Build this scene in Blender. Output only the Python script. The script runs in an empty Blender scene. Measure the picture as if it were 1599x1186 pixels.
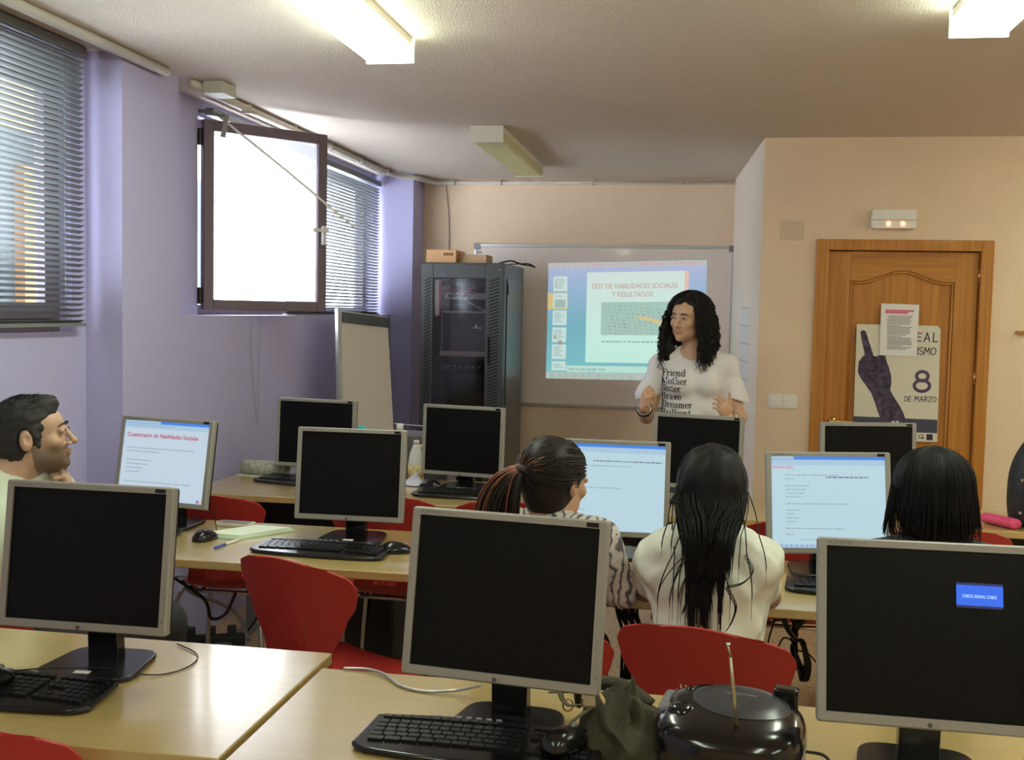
import bpy, bmesh, math, random
import numpy as np
from mathutils import Vector, Matrix
from mathutils.bvhtree import BVHTree
C = bpy.context.scene.collection
SC = bpy.context.scene
PI = math.pi

# ------------------------------------------------------------------ camera, world, lights, exposure
CAM_H = 1.56
F_PX = 1683.0
def _axes():
    cx, cy = 799.5, 593.0
    d = np.array([1089 - cx, 490 - cy, F_PX]); d /= np.linalg.norm(d)
    r = -np.array([-9100 - cx, 281 - cy, F_PX]); r -= d * np.dot(r, d); r /= np.linalg.norm(r)
    u = np.cross(d, r)
    if u[1] > 0: u = -u
    return np.array([r, d, u])
R = _axes()
cam = bpy.data.objects.new('camera', bpy.data.cameras.new('camera'))
C.objects.link(cam)
cam.data.sensor_width = 36; cam.data.lens = F_PX / 1599 * 36
cam.data.clip_start = 0.05; cam.data.clip_end = 200
cm = Matrix([[R[i][0], -R[i][1], -R[i][2], (0, 0, CAM_H)[i]] for i in range(3)] + [[0, 0, 0, 1]])
cam.matrix_world = cm
SC.camera = cam

w = bpy.data.worlds.new('World'); SC.world = w; w.use_nodes = True
bg = w.node_tree.nodes['Background']
bg.inputs[0].default_value = (0.86, 0.93, 1.0, 1); bg.inputs[1].default_value = 12.0
SC.view_settings.view_transform = 'Standard'; SC.view_settings.look = 'None'
SC.view_settings.gamma = 1; SC.view_settings.use_curve_mapping = False
SC.view_settings.exposure = 0.42
LAMP = 16.0           # fluorescent diffuser emission
SC.cycles.max_bounces = 8
SC.cycles.diffuse_bounces = 5
SC.cycles.use_denoising = True

# ------------------------------------------------------------------ materials
def mat(name, col, rough=0.6, metal=0.0, spec=0.5, noise=0.0, nscale=8.0, bump=0.0, bscale=60.0, coat=0.0, stretch=None, trans=0.0, emit=None, estr=1.0, alpha=1.0):
    m = bpy.data.materials.new(name); m.use_nodes = True
    nt = m.node_tree; b = nt.nodes['Principled BSDF']
    b.inputs['Base Color'].default_value = (*col, 1)
    b.inputs['Roughness'].default_value = rough; b.inputs['Metallic'].default_value = metal
    b.inputs['Specular IOR Level'].default_value = spec
    b.inputs['Coat Weight'].default_value = coat
    b.inputs['Transmission Weight'].default_value = trans
    b.inputs['Alpha'].default_value = alpha
    if emit:
        b.inputs['Emission Color'].default_value = (*emit, 1); b.inputs['Emission Strength'].default_value = estr
    tc = nt.nodes.new('ShaderNodeTexCoord'); mp = nt.nodes.new('ShaderNodeMapping')
    nt.links.new(tc.outputs['Object'], mp.inputs[0])
    if stretch: mp.inputs['Scale'].default_value = stretch
    if noise > 0:
        n = nt.nodes.new('ShaderNodeTexNoise'); n.inputs['Scale'].default_value = nscale; n.inputs['Detail'].default_value = 5
        nt.links.new(mp.outputs[0], n.inputs['Vector'])
        r = nt.nodes.new('ShaderNodeValToRGB')
        r.color_ramp.elements[0].position = .3; r.color_ramp.elements[1].position = .7
        r.color_ramp.elements[0].color = (*[c * (1 - noise) for c in col], 1)
        r.color_ramp.elements[1].color = (*[min(1, c * (1 + noise)) for c in col], 1)
        nt.links.new(n.outputs[0], r.inputs[0]); nt.links.new(r.outputs[0], b.inputs['Base Color'])
    if bump > 0:
        n2 = nt.nodes.new('ShaderNodeTexNoise'); n2.inputs['Scale'].default_value = bscale; n2.inputs['Detail'].default_value = 3
        nt.links.new(mp.outputs[0], n2.inputs['Vector'])
        bp = nt.nodes.new('ShaderNodeBump'); bp.inputs['Strength'].default_value = bump; bp.inputs['Distance'].default_value = .01
        nt.links.new(n2.outputs[0], bp.inputs['Height']); nt.links.new(bp.outputs[0], b.inputs['Normal'])
    return m
def wood(name, c1, c2, axis=2, scale=1.0, rough=.45, coat=.2):
    m = mat(name, c1, rough, coat=coat)
    nt = m.node_tree; b = nt.nodes['Principled BSDF']
    tc = nt.nodes.new('ShaderNodeTexCoord'); mp = nt.nodes.new('ShaderNodeMapping')
    s = [22 * scale] * 3; s[axis] = 0.9 * scale; mp.inputs['Scale'].default_value = s
    nt.links.new(tc.outputs['Object'], mp.inputs[0])
    n = nt.nodes.new('ShaderNodeTexNoise'); n.inputs['Scale'].default_value = 1.5; n.inputs['Detail'].default_value = 8; n.inputs['Distortion'].default_value = .8
    nt.links.new(mp.outputs[0], n.inputs['Vector'])
    r = nt.nodes.new('ShaderNodeValToRGB')
    r.color_ramp.elements[0].position = .32; r.color_ramp.elements[1].position = .66
    r.color_ramp.elements[0].color = (*c2, 1); r.color_ramp.elements[1].color = (*c1, 1)
    nt.links.new(n.outputs[0], r.inputs[0]); nt.links.new(r.outputs[0], b.inputs['Base Color'])
    return m
def emis(name, col, s=1.0):
    if s <= 1.0: s *= .78
    m = bpy.data.materials.new(name); m.use_nodes = True; nt = m.node_tree
    b = nt.nodes['Principled BSDF']; b.inputs['Base Color'].default_value = (0.02, 0.02, 0.02, 1)
    b.inputs['Roughness'].default_value = .4
    b.inputs['Emission Color'].default_value = (*col, 1); b.inputs['Emission Strength'].default_value = s
    return m
def vcol(name, rough=.55, bump=0.0, sub=0.0):
    m = mat(name, (.5, .5, .5), rough, bump=bump, bscale=300)
    nt = m.node_tree; a = nt.nodes.new('ShaderNodeVertexColor'); a.layer_name = 'Col'
    nt.links.new(a.outputs[0], nt.nodes['Principled BSDF'].inputs['Base Color'])
    if sub: 
        nt.nodes['Principled BSDF'].inputs['Subsurface Weight'].default_value = sub
        nt.nodes['Principled BSDF'].inputs['Subsurface Radius'].default_value = (.02, .008, .004)
    return m
M = {}
M['beige'] = mat('beige_plaster', (.80, .62, .45), .85, bump=.25, bscale=90, noise=.03, nscale=3)
M['pale'] = mat('pale_plaster', (.88, .78, .68), .85, bump=.2, bscale=90)
M['ceil'] = mat('ceiling_plaster', (.66, .575, .50), .9, bump=.6, bscale=160)
M['lilac'] = mat('lilac_plaster', (.45, .42, .67), .8, bump=.15, bscale=80)
M['floor'] = mat('terrazzo', (.50, .34, .20), .45, noise=.35, nscale=55)
M['desk'] = wood('beech_laminate', (.47, .335, .125), (.44, .31, .11), axis=0, scale=1.0, rough=.35, coat=.9)
M['desk'].node_tree.nodes['Principled BSDF'].inputs['Coat Roughness'].default_value = .13
M['desk'].node_tree.nodes['Principled BSDF'].inputs['Coat IOR'].default_value = 1.95
M['deskedge'] = mat('desk_edge', (.62, .42, .19), .5)
M['greymetal'] = mat('grey_metal', (.22, .22, .23), .45, metal=.3)
M['silver'] = mat('silver_bezel', (.30, .285, .262), .45, metal=.2, bump=.1, bscale=700)
M['black'] = mat('black_plastic', (.006, .006, .0065), .2)
M['blackmatte'] = mat('black_matte', (.02, .02, .022), .7)
M['key'] = mat('key_black', (.008, .008, .009), .3, spec=.35)
M['screen'] = mat('dark_screen', (.004, .004, .0045), .38, spec=.16)
M['red'] = mat('red_plastic', (.40, .024, .020), .48, bump=.12, bscale=500)
M['chrome'] = mat('chrome', (.55, .55, .55), .22, metal=1)
M['white'] = mat('white_plastic', (.84, .82, .77), .45)
M['paper'] = mat('paper', (.82, .80, .78), .8)
M['oak'] = wood('oak_door', (.56, .235, .038), (.41, .150, .020), axis=2, scale=1.1)
M['oakh'] = wood('oak_rail', (.56, .235, .038), (.41, .150, .020), axis=0, scale=1.1)
M['brass'] = mat('brass', (.75, .52, .2), .25, metal=1)
M['winframe'] = mat('brown_aluminium', (.13, .095, .12), .45)
M['glass'] = None
M['slat'] = mat('grey_slat', (.20, .215, .22), .45, metal=.2)
M['rack'] = mat('rack_black', (.050, .054, .060), .38)
M['rackdark'] = mat('rack_inside', (.008, .008, .009), .7)
M['card'] = mat('cardboard', (.62, .36, .18), .8)
M['board'] = mat('whiteboard_enamel', (.80, .71, .66), .28, coat=.2)
M['alu'] = mat('aluminium', (.5, .5, .5), .35, metal=.7)
M['ink'] = mat('dark_ink', (.03, .025, .05), .7)
M['purpleink'] = mat('purple_ink', (.06, .045, .085), .7, noise=.85, nscale=30)
M['redink'] = mat('red_ink', (.55, .08, .12), .7)
M['greyink'] = mat('grey_ink', (.35, .35, .36), .7)
def glassmat():
    m = bpy.data.materials.new('window_glass'); m.use_nodes = True; nt = m.node_tree
    nt.nodes.remove(nt.nodes['Principled BSDF']); out = nt.nodes['Material Output']
    t = nt.nodes.new('ShaderNodeBsdfTransparent'); tl = nt.nodes.new('ShaderNodeBsdfTranslucent'); g = nt.nodes.new('ShaderNodeBsdfGlossy')
    g.inputs['Roughness'].default_value = .1
    tl.inputs[0].default_value = (.95, .97, 1, 1)
    a = nt.nodes.new('ShaderNodeMixShader'); a.inputs[0].default_value = .3
    b = nt.nodes.new('ShaderNodeMixShader'); b.inputs[0].default_value = .05
    nt.links.new(t.outputs[0], a.inputs[1]); nt.links.new(tl.outputs[0], a.inputs[2])
    nt.links.new(a.outputs[0], b.inputs[1]); nt.links.new(g.outputs[0], b.inputs[2]); nt.links.new(b.outputs[0], out.inputs[0])
    return m
M['glass'] = glassmat()
def clearmat():
    m = bpy.data.materials.new('clear_glass'); m.use_nodes = True; nt = m.node_tree
    nt.nodes.remove(nt.nodes['Principled BSDF']); out = nt.nodes['Material Output']
    t = nt.nodes.new('ShaderNodeBsdfTransparent'); t.inputs[0].default_value = (.93, .95, .95, 1); g = nt.nodes.new('ShaderNodeBsdfGlossy'); g.inputs['Roughness'].default_value = .03
    b = nt.nodes.new('ShaderNodeMixShader'); b.inputs[0].default_value = .06
    nt.links.new(t.outputs[0], b.inputs[1]); nt.links.new(g.outputs[0], b.inputs[2]); nt.links.new(b.outputs[0], out.inputs[0]); return m
M['clear'] = clearmat()

# ------------------------------------------------------------------ mesh helpers
def tag(o, label=None, cat=None, group=None, kind=None):
    if label: o['label'] = label
    if cat: o['category'] = cat
    if group: o['group'] = group
    if kind: o['kind'] = kind
    return o
def empty(name, loc=(0, 0, 0), rz=0, label=None, cat=None, group=None):
    o = bpy.data.objects.new(name, None); C.objects.link(o)
    o.location = loc; o.rotation_euler = (0, 0, rz); o.empty_display_size = .05
    return tag(o, label, cat, group)
class B:
    def __init__(s): s.v = []; s.f = []; s.mi = []; s.m = 0; s.T = Matrix.Identity(4)
    def mat(s, i): s.m = i; return s
    def tr(s, T): s.T = T; return s
    def add(s, vs, fs):
        o = len(s.v); s.v += [tuple(s.T @ Vector(v)) for v in vs]
        s.f += [tuple(i + o for i in f) for f in fs]; s.mi += [s.m] * len(fs); return s
    def box(s, c, d, rot=None):
        x, y, z = d[0] / 2, d[1] / 2, d[2] / 2
        vs = [Vector((a, b, e)) for e in (-z, z) for a, b in ((-x, -y), (x, -y), (x, y), (-x, y))]
        if rot is not None: vs = [rot @ v for v in vs]
        vs = [v + Vector(c) for v in vs]
        return s.add(vs, [(3, 2, 1, 0), (4, 5, 6, 7), (0, 1, 5, 4), (1, 2, 6, 5), (2, 3, 7, 6), (3, 0, 4, 7)])
    def span(s, a, b):
        return s.box([(a[i] + b[i]) / 2 for i in range(3)], [abs(b[i] - a[i]) for i in range(3)])
    def tube(s, pts, r, n=8, cap=True, flat=1.0):
        pts = [Vector(p) for p in pts]; k = len(pts)
        rs = r if isinstance(r, (list, tuple)) else [r] * k
        vs = []; prev = None
        for i, p in enumerate(pts):
            t = (pts[min(i + 1, k - 1)] - pts[max(i - 1, 0)])
            t = t.normalized() if t.length > 1e-9 else Vector((0, 0, 1))
            if prev is None:
                a = Vector((0, 0, 1)) if abs(t.z) < .9 else Vector((1, 0, 0))
                u = t.cross(a).normalized()
            else:
                u = (prev - t * prev.dot(t))
                u = u.normalized() if u.length > 1e-9 else t.orthogonal().normalized()
            prev = u; w_ = t.cross(u)
            for j in range(n):
                a = 2 * PI * j / n
                vs.append(p + u * math.cos(a) * rs[i] + w_ * math.sin(a) * rs[i] * flat)
        fs = [(i * n + j, i * n + (j + 1) % n, (i + 1) * n + (j + 1) % n, (i + 1) * n + j) for i in range(k - 1) for j in range(n)]
        if cap: fs += [tuple(range(n))[::-1], tuple((k - 1) * n + j for j in range(n))]
        return s.add(vs, fs)
    def cyl(s, a, b, r, n=20, r2=None):
        return s.tube([a, b], [r, r if r2 is None else r2], n)
    def lathe(s, prof, c=(0, 0, 0), n=24, sx=1, sy=1):
        vs = [(c[0] + r * math.cos(2 * PI * j / n) * sx, c[1] + r * math.sin(2 * PI * j / n) * sy, c[2] + z) for r, z in prof for j in range(n)]
        k = len(prof)
        fs = [(i * n + j, i * n + (j + 1) % n, (i + 1) * n + (j + 1) % n, (i + 1) * n + j) for i in range(k - 1) for j in range(n)]
        fs += [tuple(range(n))[::-1], tuple((k - 1) * n + j for j in range(n))]
        return s.add(vs, fs)
    def prism(s, poly, h0, h1, plane='xy'):
        # poly: 2D points ccw ; plane xy -> extrude z ; xz -> extrude y
        def P(p, h): return (p[0], p[1], h) if plane == 'xy' else ((p[0], h, p[1]) if plane == 'xz' else (h, p[0], p[1]))
        n = len(poly)
        vs = [P(p, h0) for p in poly] + [P(p, h1) for p in poly]
        fs = [tuple(range(n))[::-1], tuple(range(n, 2 * n))] + [(i, (i + 1) % n, n + (i + 1) % n, n + i) for i in range(n)]
        return s.add(vs, fs)
    def build(s, name, mats, parent=None, smooth=False, bevel=0, seg=2, loc=None, fix=True):
        me = bpy.data.meshes.new(name); me.from_pydata(s.v, [], s.f)
        if not isinstance(mats, (list, tuple)): mats = [mats]
        for m in mats: me.materials.append(m)
        me.polygons.foreach_set('material_index', s.mi)
        if fix:
            bm = bmesh.new(); bm.from_mesh(me); bmesh.ops.recalc_face_normals(bm, faces=bm.faces); bm.to_mesh(me); bm.free()
        if smooth: me.shade_smooth()
        o = bpy.data.objects.new(name, me); C.objects.link(o)
        if parent: o.parent = parent
        if loc: o.location = loc
        if bevel:
            b = o.modifiers.new('bevel', 'BEVEL'); b.width = bevel; b.segments = seg; b.limit_method = 'ANGLE'; b.angle_limit = .6
            me.shade_smooth()
            b.harden_normals = True
        return o
def struct(name, b, m, **k):
    o = b.build(name, m, **k); o['kind'] = 'structure'; return o
def rrect(w_, h, r, n=5, cx=0, cy=0):
    p = []
    for (x, y, a0) in ((w_ / 2 - r, h / 2 - r, 0), (-w_ / 2 + r, h / 2 - r, 90), (-w_ / 2 + r, -h / 2 + r, 180), (w_ / 2 - r, -h / 2 + r, 270)):
        for i in range(n + 1):
            a = math.radians(a0 + 90 * i / n); p.append((cx + x + r * math.cos(a), cy + y + r * math.sin(a)))
    return p
def smooth_path(pts, k=6):
    pts = [Vector(p) for p in pts]; out = []
    for i in range(len(pts) - 1):
        p0 = pts[max(i - 1, 0)]; p1 = pts[i]; p2 = pts[i + 1]; p3 = pts[min(i + 2, len(pts) - 1)]
        for j in range(k):
            t = j / k
            out.append(.5 * ((2 * p1) + (p2 - p0) * t + (2 * p0 - 5 * p1 + 4 * p2 - p3) * t * t + (3 * p1 - p0 - 3 * p2 + p3) * t ** 3))
    out.append(pts[-1]); return out
def copy_tree(o, parent=None):
    c = o.copy(); C.objects.link(c)
    if parent: c.parent = parent
    for ch in list(o.children): copy_tree(ch, c)
    return c
def kids(root, name):
    r = []
    for c in root.children:
        if c.name.split('.')[0] == name: r.append(c)
        r += kids(c, name)
    return r
# text as meshes. plane: local x = reading direction, local y = up, extruded slightly along z
def text_geo(s, size, align='LEFT', offset=0.0, sx=1.0, shear=0.0):
    cu = bpy.data.curves.new('t', 'FONT'); cu.body = s; cu.size = size; cu.align_x = align; cu.resolution_u = 3; cu.offset = offset; cu.shear = shear
    o = bpy.data.objects.new('t', cu); C.objects.link(o)
    dg = bpy.context.evaluated_depsgraph_get(); me = bpy.data.meshes.new_from_object(o.evaluated_get(dg))
    vs = [(v.co.x * sx, v.co.y, 0) for v in me.vertices]; fs = [tuple(p.vertices) for p in me.polygons]
    bpy.data.objects.remove(o); bpy.data.curves.remove(cu); bpy.data.meshes.remove(me)
    return vs, fs
# nib lettering: strokes swept with an elliptic pen
def hull(pts):
    pts = sorted(set((round(x, 6), round(y, 6)) for x, y in pts))
    def half(ps):
        h = []
        for p in ps:
            while len(h) > 1 and (h[-1][0] - h[-2][0]) * (p[1] - h[-2][1]) - (h[-1][1] - h[-2][1]) * (p[0] - h[-2][0]) <= 0: h.pop()
            h.append(p)
        return h
    a = half(pts); b = half(pts[::-1]); return a[:-1] + b[:-1]
def arc(cx, cy, rx, ry, a0, a1, n=10):
    return [(cx + rx * math.cos(math.radians(a0 + (a1 - a0) * i / n)), cy + ry * math.sin(math.radians(a0 + (a1 - a0) * i / n))) for i in range(n + 1)]
def nib_text(s, font, size, pen, x0=0, y0=0, track=.14, slant=0.0):
    """returns verts (x,y,z jitter) and faces"""
    vs = []; fs = []; x = x0; pw, ph = pen; k = 0
    for ch in s:
        if ch == ' ': x += .38 * size; continue
        wdt, strokes = font[ch]
        for st in strokes:
            for a, b in zip(st[:-1], st[1:]):
                pts = []
                for q in (a, b):
                    for i in range(10):
                        t = 2 * PI * i / 10
                        px, py = q[0] + pw / 2 * math.cos(t), q[1] + ph / 2 * math.sin(t)
                        pts.append((x + (px + slant * py) * size, y0 + py * size))
                h = hull(pts); o = len(vs); k += 1
                z = (k % 7) * 1e-5
                vs += [(p[0], p[1], z) for p in h]; fs.append(tuple(range(o, o + len(h))))
        x += (wdt + track) * size
    return vs, fs, x
# ------------------------------------------------------------------ room shell
YB, YD, XL, X1, XR, YN = 8.15, 6.25, -2.27, -2.43, 4.2, -2.6
ZC = 2.55
struct('floor', B().span((-3.0, YN - .2, -.1), (XR + .2, YB + .3, 0)), M['floor'])
struct('ceiling', B().span((-3.0, YN - .2, ZC), (XR + .2, YB + .3, ZC + .1)), M['ceil'])
b = B()                       # left wall under and around the first window
b.span((-2.56, YN - .2, 0), (X1, 4.0, 1.44)); b.span((-2.56, YN - .2, 2.47), (X1, 4.0, ZC)); b.span((-2.56, YN - .2, 1.44), (X1, 2.2, 2.47))
b.span((-2.56, 3.90, 1.44), (X1, 4.0, 2.47))
struct('wall_left', b, M['lilac'])
struct('wall_left', B().span((-2.56, 4.0, 0), (XL, 4.475, ZC)), M['lilac'])     # first column
b = B()
b.span((-2.56, 4.475, 0), (XL, 7.83, 1.505))
b.span((-2.56, 4.475, 1.505), (-2.42, 4.965, ZC)); b.span((-2.56, 4.965, 2.47), (-2.42, 7.83, ZC))
struct('wall_left', b, M['lilac'])
struct('wall_left', B().span((-2.56, 7.83, 0), (-2.105, YB + .2, ZC)), M['lilac'])
struct('wall_back', B().span((-2.2, YB, 0), (.6, YB + .2, ZC)), M['beige'])
struct('wall_right', B().prism([(.343, YD + .002), (.43, YD + .1), (.43, YB + .05), (.243, YB + .05)], 0, ZC), M['pale'])
b = B()
b.span((.343, YD, 0), (.70, YD + .18, ZC)); b.span((.70, YD, 1.935), (1.52, YD + .18, ZC)); b.span((1.52, YD, 0), (XR + .2, YD + .18, ZC))
struct('wall_back', b, M['beige'])
struct('wall_right', B().span((XR, YN - .2, 0), (XR + .2, YD + .2, ZC)), M['beige'])
struct('wall_front', B().span((-2.7, YN - .2, 0), (XR + .2, YN, ZC)), M['beige'])
# facade across the street, seen through the blinds
struct('exterior_wall', B().span((-6.2, 4.5, -2), (-6.0, 12.5, 3.05)), mat('exterior_render', (.030, .036, .042), .9))
struct('exterior_wall', B().span((-6.0, 8.75, -2), (-5.9, 9.35, 2.75)), mat('exterior_orange', (.14, .065, .02), .9))
struct('exterior_wall', B().span((-7.4, 9.2, -2), (-7.2, 15.5, 5.4)), mat('exterior_yellow', (.30, .20, .08), .9))

# windows
def pane(b, x, y0, y1, z0, z1): return b.span((x - .003, y0, z0), (x + .003, y1, z1))
w1 = empty('window_1', (-2.505, 0, 0)); w1['kind'] = 'structure'
def frame_x(b, x, y0, y1, z0, z1, t, d):
    b.span((x - d / 2, y0, z0), (x + d / 2, y0 + t, z1)); b.span((x - d / 2, y1 - t, z0), (x + d / 2, y1, z1))
    b.span((x - d / 2, y0 + t, z0), (x + d / 2, y1 - t, z0 + t)); b.span((x - d / 2, y0 + t, z1 - t), (x + d / 2, y1 - t, z1)); return b
b = frame_x(B(), 0, 2.2, 3.90, 1.44, 2.47, .05, .05); frame_x(b, .012, 2.25, 3.05, 1.49, 2.42, .06, .045); frame_x(b, .012, 3.05, 3.85, 1.49, 2.42, .06, .045)
b.build('window_frame', M['winframe'], w1, bevel=.003)
pane(pane(B(), .01, 2.31, 2.99, 1.55, 2.36), .01, 3.11, 3.79, 1.55, 2.36).build('pane', M['clear'], w1)
B().box((.055, 3.08, 1.93), (.03, .02, .11)).box((.075, 3.06, 1.97), (.02, .08, .02)).build('window_handle', M['black'], w1, bevel=.003)
w2 = empty('window_2', (-2.50, 0, 0)); w2['kind'] = 'structure'
b = frame_x(B(), 0, 4.965, 7.83, 1.505, 2.47, .05, .06); b.span((-.03, 6.72, 1.55), (.03, 6.79, 2.42))
b.build('window_frame', M['winframe'], w2, bevel=.003)
pane(B(), 0, 6.79, 7.78, 1.555, 2.42).build('pane', M['clear'], w2)
# the opened sash (hinge at its near edge)
a = math.atan2(5.485 - 4.985, -1.957 + 2.40)
sh = empty('sash'); sh.parent = w2; sh.location = (.10, 4.975, 0); sh.rotation_euler = (0, 0, a)
L, z0, z1 = .675, 1.53, 2.455
b = B(); t = .052
b.span((0, -.022, z0), (t, .022, z1)); b.span((L - t, -.022, z0), (L, .022, z1)); b.span((t, -.022, z0), (L - t, .022, z0 + t)); b.span((t, -.022, z1 - t), (L - t, .022, z1))
b.build('sash_frame', M['winframe'], sh, bevel=.004)
B().span((t, -.003, z0 + t), (L - t, .003, z1 - t)).build('pane', M['glass'], sh)
B().box((L - .026, -.035, 1.93), (.022, .02, .10)).box((L - .05, -.05, 1.955), (.09, .012, .018)).build('window_handle', M['alu'], sh, bevel=.003)
for zz in (1.60, 2.37):
    B().cyl((-.012, 0, zz - .04), (-.012, 0, zz + .04), .012).build('hinge', M['black'], sh)
sh2 = B().span((-.05, 4.95, 1.505), (.12, 5.0, 2.42)) # frame stile seen beside the hinge
# venetian blinds
def blind(y0, y1, ztop, zbot, x, label, tilt, wand):
    r = empty('venetian_blind', (x, y0, zbot), label=label, cat='blind')
    H = ztop - zbot; Ly = y1 - y0
    B().span((-.02, 0, H - .035), (.02, Ly, H)).build('headrail', M['slat'], r, bevel=.002)
    b = B(); n = int((H - .06) / .0215)
    for i in range(n):
        z = .02 + i * (H - .06) / n; rot = Matrix.Rotation(tilt, 3, 'Y')
        b.box((0, Ly / 2, z), (.025, Ly - .01, .0009), rot)
    b.build('slats', M['slat'], r)
    B().span((-.014, 0, 0), (.014, Ly, .014)).build('bottom_rail', M['slat'], r)
    for yy in ((.12, Ly - .12) if Ly < 2 else (.12, Ly / 2, Ly - .12)):
        B().tube([(.0, yy, .01), (.0, yy, H - .02)], .0012, 5).build('ladder_cord', M['slat'], r)
    for yy, ln in wand:
        b = B().tube(smooth_path([(.022, yy, H - .03), (.024, yy + .004, H - ln * .5), (.03, yy - .01, H - ln)]), .0022, 6)
        b.tube(smooth_path([(.022, yy + .03, H - .03), (.024, yy + .05, H - ln * .5), (.03, yy + .02, H - ln - .03)]), .0016, 6)
        b.build('pull_cord', M['white'], r)
    return r
blind(2.0, 3.925, ZC - .005, 1.462, -2.395, 'grey venetian blind nearest the camera, over the window with warm light behind', -.44, ())
blind(5.95, 7.80, 2.49, 1.50, -2.36, 'grey venetian blind behind the opened window sash and flip chart', -.52, ())
b = B().span((-2.39, 4.98, 2.475), (-2.345, 5.95, 2.51)); 
o = b.build('curtain_rail', M['slat'], bevel=.002); tag(o, 'grey rail running over the top of the opened window sash', 'rail')
# window opener and tag
r = empty('window_opener', (-2.39, 4.99, 2.50), label='white rod of the window opener slanting down in front of the sash', cat='rod')
B().tube([(0.05, .03, -.02), (.36, .18, -.28), (.685, .24, -.545)], .0055, 8).build('rod', M['white'], r, smooth=True)
B().cyl((-.06, -.02, 0.0), (.10, .02, -.025), .011, 10).build('bracket', M['greymetal'], r, smooth=True)
B().lathe([(0.001, -.02), (.02, -.014), (.022, 0), (.02, .014), (.001, .02)], (-.06, -.02, 0)).build('end_knob', M['black'], r, smooth=True)
B().box((.10, .0, -.075), (.022, .006, .11), Matrix.Rotation(.2, 3, 'Y')).build('pull_tag', mat('tag_grey', (.35, .34, .30), .6), r)
# conduits
b = B()
b.tube([(-2.235, -.5, ZC - .02), (-2.235, 4.3, ZC - .02)], .02, 10); b.tube([(-2.225, 4.5, ZC - .022), (-2.225, 7.62, ZC - .022)], .018, 10)
b.tube(smooth_path([(-2.225, 7.62, ZC - .022), (-2.15, 7.74, ZC - .03), (-2.08, 7.80, ZC - .03), (-2.05, 7.95, ZC - .03), (-2.0, 8.115, ZC - .03), (-1.85, 8.125, ZC - .026)]), .018, 10)
b.tube([(-1.85, 8.125, ZC - .026), (.24, 8.125, ZC - .026)], .012, 10)
for yy in (5.1, 5.7, 6.3, 6.9, 7.5): b.box((-2.225, yy, ZC - .0245), (.05, .018, .045))
for xx in (-1.5, -.8, -.1): b.box((xx, 8.125, ZC - .026), (.015, .035, .035))
o = b.build('cable_conduit', mat('conduit_cream', (.62, .58, .52), .5), smooth=True); tag(o, 'cream cable conduit running along the top of the lilac wall', 'conduit')
b = B().span((-2.20, 4.56, ZC - .055), (-2.10, 4.70, ZC)); o = b.build('junction_box', mat('box_cream', (.55, .56, .50), .5), bevel=.006)
tag(o, 'cream junction box on the ceiling corner above the opened window', 'junction box')
b = B(); b.span((-2.268, 4.70, ZC - .03), (-2.245, 7.7, ZC - .002)); o = b.build('cable_trunking', mat('trunking_cream', (.60, .57, .53), .5), bevel=.004)
tag(o, 'narrow cream trunking beside the conduit above the window blind', 'trunking')
o = B().tube(smooth_path([(-1.93, 8.135, 2.51), (-1.9, 8.14, 2.2), (-1.905, 8.14, 1.9)]), .003, 6).build('hanging_cable', M['greymetal']); tag(o, 'thin dark cable hanging down the wall behind the cardboard box', 'cable')
o = B().tube(smooth_path([(-2.262, 5.25, 1.5), (-2.26, 5.27, 1.2), (-2.26, 5.33, .95)]), .002, 5).tube(smooth_path([(-2.262, 5.37, 1.5), (-2.26, 5.35, 1.15), (-2.26, 5.35, .93)]), .002, 5).build('blind_cord', M['greyink']); tag(o, 'thin grey blind cord hanging on lilac wall under the opened sash', 'cord')

# ceiling lights
M['lamp_on'] = emis('lamp_diffuser', (.88, 1.0, .81), LAMP)
M['lamp_cap'] = emis('lamp_end_cap', (.85, 1.0, .70), LAMP * .25)
M['lamp_off'] = mat('lamp_diffuser_off', (.62, .60, .30), .5)
M['lamp_body'] = mat('lamp_body', (.72, .68, .58), .5)
def lamp(x, y0, y1, on, label):
    r = empty('ceiling_light', (x, y0, ZC), label=label, cat='light', group=None)
    L = y1 - y0
    B().span((-.086, .012, -.035), (.086, L - .012, 0)).build('lamp_body', M['lamp_body'], r, bevel=.003)
    b = B().prism([(-.088, -.033), (-.088, -.07), (-.078, -.085), (.078, -.085), (.088, -.07), (.088, -.033)], .012, L - .012, 'xz')
    b.build('diffuser', M['lamp_on'] if on else M['lamp_off'], r)
    for yy in (0, L - .012): B().span((-.09, yy, -.088), (.09, yy + .012, -.0)).build('end_cap', M['lamp_cap'] if on else M['lamp_body'], r)
    return r
lamp(-1.15, 2.42, 3.925, True, 'lit fluorescent ceiling light nearest the opened window')
lamp(-1.15, 5.78, 7.28, False, 'unlit fluorescent ceiling light in front of the whiteboard')
lamp(.86, 2.22, 3.72, True, 'lit fluorescent ceiling light over the desks on the door side')
lamp(-1.15, -.9, .6, True, 'lit fluorescent ceiling light behind the camera on window side')
lamp(.86, -.9, .6, True, 'lit fluorescent ceiling light behind the camera on door side')
lamp(2.8, 2.22, 3.72, True, 'lit fluorescent ceiling light at the far side of the room')
lamp(2.8, 4.45, 5.95, True, 'added fluorescent ceiling light outside the view, brightening the door wall')  # lamp added out of view to brighten the door wall and back
lamp(2.8, -.9, .6, True, 'added fluorescent ceiling light behind the camera, brightening the far side')  # another unseen lamp, added for more light in the room

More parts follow.
